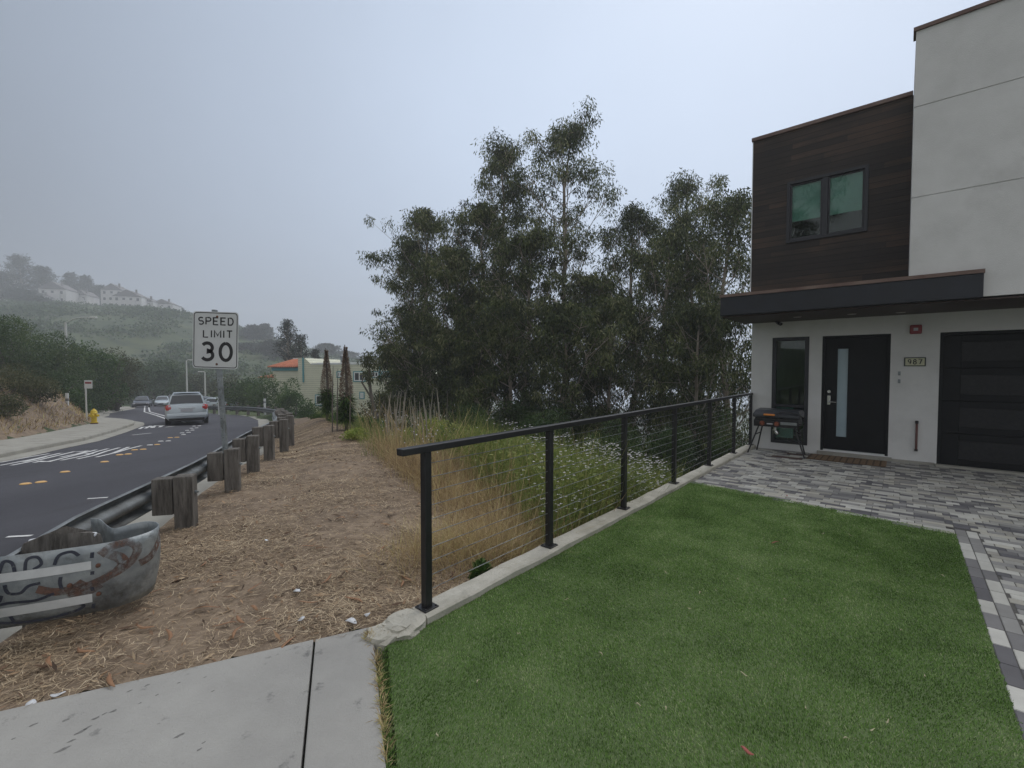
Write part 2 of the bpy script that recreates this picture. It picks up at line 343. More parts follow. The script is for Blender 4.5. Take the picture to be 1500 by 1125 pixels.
def hill(x, Y):
    t = np.where(Y > 5, x/np.maximum(Y, 5), x/5)
    top = np.interp(t, [-3, -1.3, -1.0, -.75, -.67, -.6, -.52, -.4, -.3, -.2, .2], [44, 42, 40, 35, 31, 26, 22, 15, 9, 0, -16])
    return top*sstep((Y-58)/215.)
def terrain(x, Y):
    x = np.asarray(x, float); Y = np.asarray(Y, float)
    xr, xl, xv = np.interp(Y, *XR), np.interp(Y, *XL), np.interp(Y, *XV)
    z = zr(Y); rail = np.minimum(z+.27, 0)
    zc = zverge(Y)
    und = .015*np.sin(x*5.1+Y*2.3)+.012*np.sin(Y*7.7-x*3.1)
    e = xr+.85
    ver = rail-.02+(zc-rail)*sstep((x-e-.1)/1.9)+und*sstep((x-e)/.6)
    d = np.maximum(x-xv, 0)
    fall = np.where(d < 22, .12*d+.021*d*d, .12*22+.021*484+(d-22)*.35)
    fall = np.minimum(fall, 30)
    right = np.where(x > e, ver-fall, z-.03)
    w_left = 2.2
    dl = np.maximum(xl-w_left-x, 0)
    bank = z+.10+1.5*sstep(dl/3.2)+.13*np.minimum(dl, 22)
    left = np.where(x < xl-w_left, bank, z-.05)
    h = np.where(x < xl, left, np.where(x > xr, right, z-.05))
    h = h+np.where((Y > 50), hill(x, Y), 0)*np.maximum(sstep(np.maximum(np.maximum(xl-x, x-xr), 0)/25.), sstep((Y-85)/25))
    n = .25*np.sin(x*.31+1)*np.sin(Y*.23)+.9*np.sin(x*.045+2)*np.sin(Y*.06+1)
    h = h+n*sstep((dl-4)/10)+n*sstep((d-6)/10)
    a, b = toab(x, Y)
    h = np.where((a > .03) & (b < 9), -.09, h)
    s1 = (x+.907)*(-.73)-(Y-2.896)*(-1.59)      # sidewalk edge line A-B
    inside = (s1 < 0) & (x > -3.4) & (a < .2) & (Y < 3.2)
    h = np.where(inside & (x > xr+.6), -.09, h)
    return h
def th(x, Y): return float(terrain(x, Y))
def grid(name, xs, ys, m, dz=0, mask=None):
    X, Yg = np.meshgrid(xs, ys); Z = terrain(X, Yg)+dz
    nx, ny = len(xs), len(ys); V = np.stack([X, Yg, Z], -1).reshape(-1, 3)
    idx = np.arange(nx*ny).reshape(ny, nx)
    Fq = np.stack([idx[:-1, :-1], idx[:-1, 1:], idx[1:, 1:], idx[1:, :-1]], -1).reshape(-1, 4)
    me = bpy.data.meshes.new(name); me.from_pydata(V.tolist(), [], Fq.tolist()); me.update()
    for p in me.polygons: p.use_smooth = True
    me.materials.append(m); o = bpy.data.objects.new(name, me); COL.objects.link(o); return o
def spaced(pts):
    out = []
    for a, b, s in pts:
        n = max(1, int(round((b-a)/s))); out += [a+(b-a)*i/n for i in range(n)]
    return np.array(out+[pts[-1][1]])
xs = spaced([(-600, -400, 20), (-400, -60, 5), (-60, -30, 1.2), (-30, -16, .6), (-16, 6.5, .14), (6.5, 20, .6), (20, 60, 3), (60, 600, 25)])
ys = spaced([(-60, -6, 6), (-6, 0, .5), (0, 14, .14), (14, 30, .4), (30, 70, 1.0), (70, 320, 5), (320, 600, 20)])
g = grid('ground', xs, ys, M['ground']); tag(g, kind='structure')

def strip(name, fL, fR, ys, m, dz, cols=6, zf=None):
    V = []; ny = len(ys)
    for Y in ys:
        a, b = fL(Y), fR(Y)
        for i in range(cols+1):
            x = a+(b-a)*i/cols; V.append((x, Y, (zf(x, Y) if zf else float(zr(Y)))+dz))
    c = cols+1; Fq = [(j*c+i, j*c+i+1, (j+1)*c+i+1, (j+1)*c+i) for j in range(ny-1) for i in range(cols)]
    mb = MB(); mb.v = V; mb.f = Fq; o = mb.build(name, m, None, True); return tag(o, kind='structure')
ysr = list(np.arange(-12, 60, .5))+list(np.arange(60, 93, 3))
iL = lambda Y: float(np.interp(Y, *XL)); iR = lambda Y: float(np.interp(Y, *XR))
strip('road', lambda Y: iL(Y)-.0, lambda Y: iR(Y)+.02, ysr, M['asphalt'], 0, 8)
strip('gutter', lambda Y: iR(Y)-.05, lambda Y: iR(Y)+.95+(.9 if Y > 26 else .9*max(0, (Y-20)/6)), ysr[:110], M['gutter'], .012, 2)
strip('gutter', lambda Y: iL(Y)-.25, lambda Y: iL(Y)+.38, ysr[:140], M['gutter'], .010, 2)
# left kerb and pavement: a raised slab with a real kerb face
def pav():
    mb = MB(); V = []; 
    yy = ysr[:140]
    rings = []
    for Y in yy:
        x = iL(Y)-.15; z = float(zr(Y)); w = 2.1 if not 24 < Y < 31 else 2.1+1.2*math.sin((Y-24)/7*math.pi)
        rings.append([(x, Y, z-.1), (x-.02, Y, z+.10), (x-.06, Y, z+.13), (x-w, Y, z+.14), (x-w, Y, z-.1)])
    mb.loft(rings); return mb.build('pavement', M['gutter'], None)
tag(pav(), kind='structure')

def bankdirt():
    yy = np.arange(9, 56, .5); V = []; n = 8
    for Y in yy:
        x1 = iL(Y)-2.15; x0 = x1-3.6-.8*math.sin(Y*.7)
        for i in range(n+1):
            x = x0+(x1-x0)*i/n; V.append((x, Y, th(x, Y)+.05+.03*math.sin(x*9+Y*4)))
    c = n+1; mb = MB(); mb.v = V; mb.f = [(j*c+i, j*c+i+1, (j+1)*c+i+1, (j+1)*c+i) for j in range(len(yy)-1) for i in range(n)]
    o = mb.build('bank', M['soil'], None, True, sharp=80); tag(o, kind='structure')
bankdirt()
def stains():
    rr = random.Random(19); mb = MB()
    L_ = [(92, 1098, .030), (105, 1085, .022), (118, 1072, .026), (128, 1066, .018), (140, 1052, .024), (152, 1046, .014), (165, 1042, .02), (205, 1030, .012), (230, 1018, .012), (262, 1078, .022), (96, 1055, .02), (48, 1062, .018), (292, 1098, .014), (298, 1088, .010), (190, 1012, .015), (215, 1004, .016), (262, 1000, .012), (300, 992, .01), (312, 1012, .012), (20, 1082, .012), (160, 1000, .012)]
    for px, py, r in L_:
        x, y, w = ray(px, py); t = (.0125-H)/w; n = 9; a0 = rr.uniform(0, 3); pts = []
        for k in range(n):
            a = 2*math.pi*k/n; q = r*rr.uniform(.45, 1.1); u, v = q*math.cos(a), q*.45*math.sin(a); pts.append((x*t+u*math.cos(.9)-v*math.sin(.9), y*t+u*math.sin(.9)+v*math.cos(.9), .0128))
        mb.add(pts, [tuple(range(n))])
    o = mb.build('sidewalk_stains', M['stain'], None); tag(o, kind='structure')
M['stain'] = mat('dark_stain', (.12, .118, .112), (.19, .187, .18), .9, 60); stains()
# dry verge (soil sheet laid over the ground)
def verge():
    yy = np.arange(1.2, 24, .14); V = []; n = 26
    for Y in yy:
        x0 = iR(Y)+.9; x1 = float(np.interp(Y, *XV))+.9+.15*math.sin(Y*3)
        if Y < 9: x1 = max(x1, -.25+.0*Y)
        for i in range(n+1):
            x = x0+(x1-x0)*i/n
            sd = ((x+.907)*(-.73)-(Y-2.896)*(-1.59))/1.75; zz = th(x, Y)+.022+.012*math.sin(x*17+Y*9)*math.sin(Y*13-x*7)**2
            if sd < .12 and Y < 3.2: zz = max(zz, .0)*max(0, sd/.12)+.004*(1-max(0, sd/.12))
            V.append((x, Y, zz))
    c = n+1; Fq = []
    for j in range(len(yy)-1):
        for i in range(n):
            q = (j*c+i, j*c+i+1, (j+1)*c+i+1, (j+1)*c+i)
            ctr = sum((Vector(V[k]) for k in q), Vector())/4
            a, b = toab(ctr.x, ctr.y)
            s1 = ((ctr.x+.907)*(-.73)-(ctr.y-2.896)*(-1.59))/1.75
            if a > .02: continue
            if s1 < -.05 and ctr.y < 3.0: continue
            Fq.append(q)
    mb = MB(); mb.v = V; mb.f = Fq; o = mb.build('path', M['soil'], None, True, sharp=80); tag(o, kind='structure')
verge()

# concrete sidewalk with its joint
def sidewalk():
    A = (-.905, 2.897); C_ = (-.53, 1.86); J1 = (-1.219, 2.755); J2 = (-.882, 1.861)
    d = Vector((C_[0]-A[0], C_[1]-A[1])); e = Vector((J2[0]-J1[0], J2[1]-J1[1]))
    far = lambda p, v, k: (p[0]+v[0]*k, p[1]+v[1]*k)
    g_ = .006
    mb = MB(); mb.poly([A, far(A, d, 4), far((J1[0]+g_, J1[1]), e, 4.3), (J1[0]+g_, J1[1])], -.12, .012)
    mb.poly([(J1[0]-g_, J1[1]), far((J1[0]-g_, J1[1]), e, 4.3), (-3.3, -1.5), (-3.3, 1.795)], -.12, .012)
    o = mb.build('sidewalk', M['conc'], None, bevel=.006); tag(o, kind='structure')
sidewalk()

# kerb wall under the railing (sits in the lot frame)
def kerb():
    mb = MB(); rings = []
    bs = np.linspace(-8.82, -.02, 60)
    for i, b in enumerate(bs):
        w0 = -.065+.003*math.sin(i*1.7); w1 = .115+.005*math.sin(i*.9)+.003*math.sin(i*2.7)
        t = .062+.003*math.sin(i*1.3)
        rings.append([ab(w0, b, -4.), ab(w0, b, t-.012), ab(w0+.015, b, t), ab(w1-.015, b, t), ab(w1, b, t-.012), ab(w1, b, -4.)])
    mb.loft(rings)
    o = mb.build('kerb', M['kerbc'], None, True, sharp=30); tag(o, kind='structure')
    # broken end of the kerb
    mb = MB(); rr = random.Random(3)
    for (a, b, r, h) in ((.02, -8.93, .12, .07), (.0, -9.06, .10, .045), (.07, -8.98, .08, .05), (-.03, -9.0, .06, .05)):
        c = ab(a, b); n = 15; ring = []
        for z, k in ((-.1, 1.1), (h*.35, 1.08), (h*.75, .98), (h*.95, .8), (h, .5), (h+.004, .2)):
            ring.append([(c.x+r*k*(.9+.36*rr.random())*math.cos(2*math.pi*j/n), c.y+r*k*(.9+.36*rr.random())*math.sin(2*math.pi*j/n), z+.014*(rr.random()-.5)) for j in range(n)])
        mb.loft(ring)
    o = mb.build('broken_concrete', M['kerbc'], None, False); tag(o, 'crumbled grey end of the concrete kerb where it meets the sidewalk corner', 'concrete chunk')
kerb()

# ------------------------------------------------------------------ turf
LAWN = [(.11, -9.12), (.11, -3.86), (2.885, -4.285), (2.885, -10.83)]
def lawn_in(a, b):
    top = -3.86+(a-.11)*(-.425/2.775)
    bot = -9.14-(a-.0)*.58
    return (a > .10) & (a < 2.885) & (b < top) & (b > bot)
def turf():
    mb = MB(); mb.poly([ab(*p)[:2] for p in LAWN], -.06, .008)
    o = mb.build('lawn', M['turf'], None); tag(o, kind='structure')
    n = 640000
    a = RNG.uniform(.07, 2.90, n); b = RNG.uniform(-10.9, -3.8, n)
    dcam = np.hypot(CX+a*UX+b*VX, CY+a*UY+b*VY)
    jit = .004*np.sin(b*31)+.004*np.sin(b*77)+RNG.normal(0, .004, n)
    keep = lawn_in(a+jit*(a > 2)+.02*(a < .3)*np.sin(b*9), b+.01*np.sin(a*40)) & (RNG.random(n) < np.clip(1.5-dcam*.09, .45, 1))
    a, b, dcam = a[keep], b[keep], dcam[keep]; n = len(a)
    x = CX+a*UX+b*VX; y = CY+a*UY+b*VY
    th_ = RNG.uniform(0, 2*np.pi, n); hgt = RNG.uniform(.004, .013, n)*(1+.1*np.sin(x*3.3+1)*np.sin(y*2.7)); w = RNG.uniform(.0022, .0042, n)*(1+.13*dcam)
    lean = RNG.uniform(.15, 1.1, n)*hgt; la = RNG.uniform(0, 2*np.pi, n)*.35+.9+.9*np.sin(x*2.1)+np.cos(y*1.7)*.9
    base = np.stack([x, y, np.full(n, .006)], -1)
    sd = np.stack([np.cos(th_), np.sin(th_), np.zeros(n)], -1)*w[:, None]/2
    tip = base+np.stack([np.cos(la)*lean, np.sin(la)*lean, hgt], -1)
    V = np.stack([base-sd, base+sd, tip+sd*.5, tip-sd*.5], 1)
    r = np.clip(RNG.normal(.42, .27, n)+.10*np.sin(x*7+y*3)*np.sin(y*6.1-x*2), 0, .92); r[RNG.random(n) < .025] = 1; r = r-.22*np.clip(np.sin(x*1.9+.6)*np.sin(y*2.3-1)+.35*np.sin(x*5.3)*np.sin(y*4.7)-.25, 0, 1)
    o = npmesh('turf', V, M['blade'], None, r); tag(o, 'short green artificial turf covering the front yard', 'turf', kind='stuff')
turf()

# ------------------------------------------------------------------ pavers
def pavers():
    cols = [(.44, .435, .40), (.34, .335, .31), (.235, .232, .225), (.105, .103, .112), (.40, .385, .335), (.155, .152, .155), (.29, .28, .25), (.50, .495, .46)]
    wts = [.22, .17, .15, .10, .14, .10, .10, .02]
    V, C_ = [], []; rr = random.Random(11)
    def brick(a0, a1, b0, b1, c):
        g_ = .0022; z = .012+rr.uniform(-.001, .001); bv = .004
        for (p0, p1, q0, q1, za, zb) in ((a0+g_+bv, a1-g_-bv, b0+g_+bv, b1-g_-bv, z, z),):
            V.append([ab(p0, q0, z), ab(p1, q0, z), ab(p1, q1, z), ab(p0, q1, z)]); C_.append(c)
        A, B, C, D = ab(a0+g_, b0+g_, z-bv), ab(a1-g_, b0+g_, z-bv), ab(a1-g_, b1-g_, z-bv), ab(a0+g_, b1-g_, z-bv)
        a_, b_, c_, d_ = V[-1]
        for q in ((A, B, b_, a_), (B, C, c_, b_), (C, D, d_, c_), (D, A, a_, d_)): V.append(list(q)); C_.append(c)
    def pick(prev=None):
        while True:
            c = rr.choices(range(len(cols)), wts)[0]
            if c != prev or rr.random() < .3: return c
    # border: two columns of long bricks beside the turf
    for k, a0 in enumerate((2.885, 2.970)):
        b = -11.2; p = None
        while b < -4.1-.02*k:
            p = rr.choices([0, 7, 5, 3, 2], [.3, .25, .15, .25, .15])[0] if p in (0, 7, None) is False or rr.random() < .5 else rr.choice([3, 5, 0, 7, 2])
            b1 = min(b+.236, -4.1-.02*k); brick(a0, a0+.0845, b, b1, p); b = b1
    # field
    rh = .094; r = 0; b = -11.2; off = 0
    while b < -.02:
        b1 = min(b+rh, -.02); off = off if rr.random() < .18 else 1-off
        a = -.3+off*.0625; prev = None
        while a < 9:
            a1 = a+.125; c = pick(prev); prev = c; run = a1
            if rr.random() < .4: run = a1+.125           # two alike, laid end to end
            aa0, aa1 = max(a, .10), min(run, 8.)
            bm = (b+b1)/2
            if b < -4.1 and aa1 > 2.885 and aa0 < 3.056:
                if (aa0+aa1)/2 > 2.9: aa0 = 3.056
                else: aa1 = 2.885
            top = -3.86+((aa0+aa1)/2-.11)*(-.425/2.775)
            if aa1-aa0 > .02 and (aa0 >= 2.88 or b1 > top-.02):
                if (.72 < (aa0+aa1)/2 < 1.13 and -.45 < bm < -.27) or (.62 < (aa0+aa1)/2 < 1.03 and -.95 < bm < -.78): c = 8
                brick(aa0, aa1, b, b1, c)
            a = run
        b = b1
    cols.append((.085, .05, .042))
    V = np.array([[tuple(p) for p in q] for q in V]); o = npmesh('paver_patio', V, None or M['mortar'], None)
    me = o.data; ca = me.attributes.new('tone', 'FLOAT_COLOR', 'FACE')
    arr = np.ones((len(C_), 4), np.float32)
    for i, c in enumerate(C_):
        arr[i, :3] = cols[c]
    arr[:, :3] *= (1+np.repeat(RNG.uniform(-.1, .1, len(C_)//5), 5))[:, None]
    ca.data.foreach_set('color', arr.ravel())
    m, nt, b_ = newmat('paver_stone'); L = nt.links.new
    at_ = N(nt, 'ShaderNodeAttribute', attribute_name='tone'); tc = N(nt, 'ShaderNodeTexCoord')
    n = N(nt, 'ShaderNodeTexNoise', Scale=3., Detail=8., Roughness=.7); L(tc.outputs['Object'], n.inputs['Vector'])
    mr = N(nt, 'ShaderNodeMapRange'); mr.inputs[1].default_value = .3; mr.inputs[2].default_value = .7; mr.inputs[3].default_value = .8; mr.inputs[4].default_value = 1.12; L(n.outputs['Fac'], mr.inputs[0])
    n2 = N(nt, 'ShaderNodeTexNoise', Scale=140., Detail=3.); L(tc.outputs['Object'], n2.inputs['Vector'])
    vm = N(nt, 'ShaderNodeVectorMath', operation='SCALE'); L(at_.outputs['Color'], vm.inputs[0]); L(mr.outputs[0], vm.inputs['Scale'])
    L(vm.outputs[0], b_.inputs['Base Color']); b_.inputs['Roughness'].default_value = .75
    bp = N(nt, 'ShaderNodeBump', Strength=.25, Distance=.004); L(n2.outputs['Fac'], bp.inputs['Height']); L(bp.outputs[0], b_.inputs['Normal'])
    me.materials.clear(); me.materials.append(m); tag(o, kind='structure')
    mb = MB(); mb.poly([ab(.10, -3.7)[:2], ab(2.885, -4.1)[:2], ab(2.885, -11.2)[:2], ab(9, -11.2)[:2], ab(9, -.0)[:2], ab(.10, -.0)[:2]], -.07, .0055)
    o = mb.build('joint_bed', M['mortar'], None); tag(o, kind='structure')
pavers()

# ------------------------------------------------------------------ house
def house():
    h = empty('house', ab(0, 0, 0), ANG, 'modern two storey house with dark boarded upper box and white stucco walls beside the turf', 'house')
    def hb(name, m, boxes, parent=h, bevel=0, loc=None):
        mb = MB()
        for q in boxes: mb.box(*q)
        return mb.build(name, m, parent, bevel=bevel)
    W = 8.2; D = 8.5; t = .25
    def holes(x0, x1, z0, z1, y0, y1, hs):
        """wall slab cut round rectangular openings, pieces butted"""
        xs_ = sorted({x0, x1, *[q for hh in hs for q in hh[:2]]}); out = []
        for i in range(len(xs_)-1):
            a, b = xs_[i], xs_[i+1]; col = [hh for hh in hs if hh[0] <= a+1e-6 and hh[1] >= b-1e-6]
            z = z0
            for hh in sorted(col, key=lambda q: q[2]):
                if hh[2] > z+1e-6: out.append((a, b, y0, y1, z, hh[2]))
                z = hh[3]
            if z < z1-1e-6: out.append((a, b, y0, y1, z, z1))
        return out
    win = (.392, 1.035, .15, 2.315); door = (1.25, 2.275, .09, 2.31); gar = (2.922, 7.6, .0, 2.298)
    wall = MB()
    def slab(mbx, x0, x1, z0, z1, y0, y1, hs):
        for q in holes(x0, x1, z0, z1, y0, y1, hs): mbx.box(*q)
    slab(wall, 0, W, -4.0, 2.67, 0, t, [win, door, gar])
    wall.box(0, t, t, D, -4, 2.67); wall.box(W-t, W, t, D, -4, 2.67); wall.box(t, W-t, D-t, D, -4, 2.67)
    lw = wall.build('lower_wall', M['stucco'], h)
    bs = MB(); bs.box(1.2, 2.33, -.06, .0-.003, -.02, .075); bs.box(2.33, 2.9, -.035, -.003, -.02, .055)
    bs.build('door_step', M['gutter'], h, bevel=.006)
    gs = MB(); gs.box(2.9, 7.7, -.14, -.003, -.02, .045); gs.build('garage_sill', M['gutter'], h, bevel=.006)
    # upper boarded box
    uw = (.60, 1.90, 4.205, 5.42); up = MB()
    slab(up, -.03, 2.52, 2.9, 6.43, -.01, .22, [uw])
    up.box(-.03, .2, .22, D, 2.67, 6.43); up.box(.2, 2.52, D-.2, D, 2.67, 6.43)
    up.build('timber_cladding', M['wood_dark'], h)
    hb('roof', M['hroof'], [(.2, 2.5, .22, D-.2, 6.2, 6.32)])
    hb('corner_trim', M['whitefr'], [(-.045, -.031, -.015, .03, 3.06, 6.42)])
    hb('roof_coping', M['rust'], [(-.06, 2.48, -.04, .26, 6.432, 6.50)])
    # upper white block with recessed joint lines
    yb = -1.62; x0 = 2.487; bl = MB(); zs = [2.68, 4.20, 4.215, 5.52, 5.535, 6.62]
    for i in range(0, 6, 2):
        bl.box(x0, W+.5, yb, D, zs[i], zs[i+1])
    for i in (1, 3): bl.box(x0+.012, W+.49, yb+.012, D-.02, zs[i], zs[i+1])
    bl.build('stucco_block', M['stucco'], h)
    hb('roof_coping', M['rust'], [(x0-.03, W+.52, yb-.03, yb+.25, 6.622, 6.675)])
    hb('roof', M['hroof'], [(x0+.1, W+.4, yb+.26, D-.1, 6.622, 6.66)])
    # canopy
    ca = MB(); ca.box(-.15, 3.26, -1.72, -.012, 2.66, 2.99)
    c = ca.build('canopy', M['fascia'], h, bevel=.006)
    hb('canopy_coping', M['rust'], [(-.16, 3.27, -1.735, -1.655, 2.992, 3.045), (-.16, 2.486, -1.655, -.012, 2.992, 3.02)], c)
    hb('soffit', M['soffit'], [(-.14, W+.45, -1.60, -.004, 2.60+.035, 2.656)], c)
    for (a, b) in ((.95, -.85), (1.75, -.75), (4.2, -1.0), (2.4, -.5)):
        mb = MB(); mb.lathe([(.001, 2.628), (.06, 2.628), (.068, 2.634)], 18, (a, b, 0)); mb.build('downlight', M['lampglow'], c, True)
    # narrow window
    fr = MB(); x0_, x1_, z0_, z1_ = win; f = .07
    for q in ((x0_, x0_+f, z0_, z1_), (x1_-f, x1_, z0_, z1_), (x0_+f, x1_-f, z0_, z0_+f), (x0_+f, x1_-f, z1_-f, z1_), (x0_+f, x1_-f, .9, .95)): fr.box(q[0], q[1], -.012, .10, q[2], q[3])
    w = fr.build('window', M['blackfr'], h, bevel=.004)
    hb('pane', M['cglass'], [(x0_+f, x1_-f, .05, .056, .95, z1_-f)], w)
    hb('pane', M['cglass'], [(x0_+f, x1_-f, .051, .057, z0_+f, .9)], w)
    hb('blind', M['blind'], [(x0_+f, x1_-f-.2, .16, .17, z0_+.1, .88)], w)
    # entrance door
    fr = MB(); x0_, x1_, z0_, z1_ = door; f = .045
    for q in ((x0_, x0_+f, z0_, z1_), (x1_-f, x1_, z0_, z1_), (x0_+f, x1_-f, z1_-f, z1_)): fr.box(q[0], q[1], .0, .14, q[2], q[3])
    d = fr.build('door', M['doorblk'], h, bevel=.003)
    leaf = MB(); slab(leaf, x0_+f, x1_-f, z0_+.025, z1_-f-.004, .055, .10, [(1.493, 1.655, .37, 2.06)])
    leaf.build('door_leaf', M['doorblk'], d)
    hb('door_glass', M['frost'], [(1.494, 1.654, .072, .082, .371, 2.059)], d)
    hb('threshold', M['whitefr'], [(x0_+f, x1_-f, -.0, .12, z0_, z0_+.022)], d)
    hd = MB(); hd.box(1.345, 1.395, .035, .054, .98, 1.16); hd.tube([(1.37, .04, 1.04), (1.37, -.02, 1.04), (1.395, -.03, 1.04), (1.50, -.03, 1.035)], [.013, .012, .011, .009], 8)
    hd.build('handle', M['chrome'], d, True, bevel=.002)
    dbm = MB(); dbm.tube([(1.37, .055, 1.235), (1.37, .02, 1.235)], [.032, .028], 14); dbm.build('deadbolt', M['chrome'], d, True)
    # garage door
    x0_, x1_, z0_, z1_ = gar; gd = MB(); f = .05
    for q in ((x0_, x0_+f, z0_, z1_), (x1_-f, x1_, z0_, z1_), (x0_+f, x1_-f, z1_-f, z1_)): gd.box(q[0], q[1], .012, .16, q[2], q[3])
    G = gd.build('garage_door', M['doorblk'], h, bevel=.003)
    ph = (z1_-f-.03)/4
    for i in range(4):
        za = .03+i*ph; pn = MB(); slab(pn, x0_+f, x1_-f, za, za+ph-.008, .08, .13, [(x0_+f+.22, x1_-f-.22, za+.11, za+ph-.12)])
        p = pn.build('door_panel', M['doorblk'], G, bevel=.004)
        hb('pane', M['garglass'], [(x0_+f+.221, x1_-f-.221, .10, .11, za+.111, za+ph-.121)], p)
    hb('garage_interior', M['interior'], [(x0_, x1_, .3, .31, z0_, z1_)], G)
    # upper window
    x0_, x1_, z0_, z1_ = uw; fr = MB(); f = .06; xm = (x0_+x1_)/2-.01
    for q in ((x0_, x0_+f, z0_, z1_), (x1_-f, x1_, z0_, z1_), (x0_+f, x1_-f, z0_, z0_+f), (x0_+f, x1_-f, z1_-f, z1_)): fr.box(q[0], q[1], -.035, .08, q[2], q[3])
    fr.box(xm-.045, xm+.045, -.03, .07, z0_+f, z1_-f)
    w = fr.build('window', M['blackfr'], h, bevel=.004)
    for (p0, p1, k) in ((x0_+f, xm-.045, 0), (xm+.045, x1_-f, 1)):
        hb('sash', M['blackfr'], [(p0, p0+.03, -.0+.01*k, .03, z0_+f, z1_-f), (p1-.03, p1, .0+.01*k, .03, z0_+f, z1_-f), (p0+.03, p1-.03, .01*k, .03, z0_+f, z0_+f+.03), (p0+.03, p1-.03, .01*k, .03, z1_-f-.03, z1_-f)], w)
        hb('pane', M['cglass'], [(p0+.03, p1-.03, .012, .017, z0_+f+.03, z1_-f-.03)], w)
        hb('blind', M['blind'], [(p0+.02, p1-.02, .06, .065, 4.66, z1_-f-.005), (p0+.02, p1-.02, .052, .068, 4.635, 4.659)], w)
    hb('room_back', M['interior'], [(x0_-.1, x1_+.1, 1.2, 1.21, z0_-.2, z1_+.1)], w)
    # fittings
    al = MB(); al.box(2.525, 2.685, -.055, -.003, 2.285, 2.445); a = al.build('fire_bell', M['alarm'], h, bevel=.02, seg=3)
    mb = MB(); mb.box(2.575, 2.635, -.062, -.056, 2.34, 2.39); mb.build('strobe', M['plate'], a)
    ns = MB(); ns.box(2.462, 2.75, -.022, -.003, 1.722, 1.878); n_ = ns.build('house_number', M['numframe'], h, bevel=.006)
    mb = MB(); mb.box(2.48, 2.732, -.026, -.0225, 1.738, 1.862); mb.build('number_plate', M['numplate'], n_)
    mb = MB(); text_strokes(mb, '987', 2.512, 1.760, .046, .082, .024, .014, -.0275); mb.build('numerals', M['ink'], n_)
    for z in (1.595, 1.455): 
        mb = MB(); mb.box(2.385, 2.42, -.016, -.003, z-.035, z+.035); mb.lathe([(.008, 0), (.008, .004)], 10, (2.4025, -.018, z)); mb.build('doorbell', M['galv'], h, bevel=.004)
    pp = MB(); pp.tube([(2.655, -.05, .245), (2.655, -.05, .75)], .017, 10)
    p = pp.build('drain_pipe', M['pipe'], h, True)
    for za, zb in ((.72, .77), (.235, .27)):
        mb = MB(); mb.tube([(2.655, -.05, za), (2.655, -.05, zb)], .023, 10); mb.build('pipe_cap', M['tyre'], p, True)
    cm = MB(); cm.tube([(.50, -.22, 2.634), (.50, -.22, 2.60)], .025, 10); cm.tube([(.50, -.22, 2.60), (.53, -.27, 2.585)], .012, 8); cm.tube([(.515, -.24, 2.60), (.60, -.38, 2.56)], [.03, .034], 12)
    cm.build('security_camera', M['black'], h, True)
M['cglass'] = clearglass('window_glass')
house()

# railing
def railing():
    r = empty('railing', ab(.02, -8.9, .062), ANG, 'black metal cable railing standing on the concrete kerb beside the turf', 'railing')
    L0 = (.02, -8.9); loc = lambda a, b, z: (a-L0[0], b-L0[1], z-.062)
    mb = MB(); p = loc(0, 0, 0); mb.box(-.035, .035, -.06, 8.87, 1.062, 1.108); mb.build('handrail', M['black'], r, bevel=.006)
    bs = [-8.75, -7.338, -5.87, -4.343, -2.796, -1.332, -.075]
    for b in bs:
        y = b+8.9; mb = MB(); mb.box(-.0275, .0275, y-.0275, y+.0275, .012, 1.061); q = mb.build('post', M['black'], r, bevel=.005)
        mb = MB(); mb.box(-.058, .058, y-.058, y+.058, 0, .0115); 
        for sx in (-1, 1):
            for sy in (-1, 1): mb.lathe([(.008, .0115), (.008, .018), (.003, .02)], 8, (sx*.043, y+sy*.043, 0))
        mb.build('base_plate', M['black'], q, bevel=.003)
    for i in range(10):
        z = .115+i*.096; mb = MB(); pts = []
        for j in range(len(bs)): pts.append((.0, bs[j]+8.9, z))
        mb.tube([(0, .15, z), (0, 4.4, z-.001), (0, 8.825, z)], .0026, 6); mb.build('cable', M['galvd'], r, True)
railing()

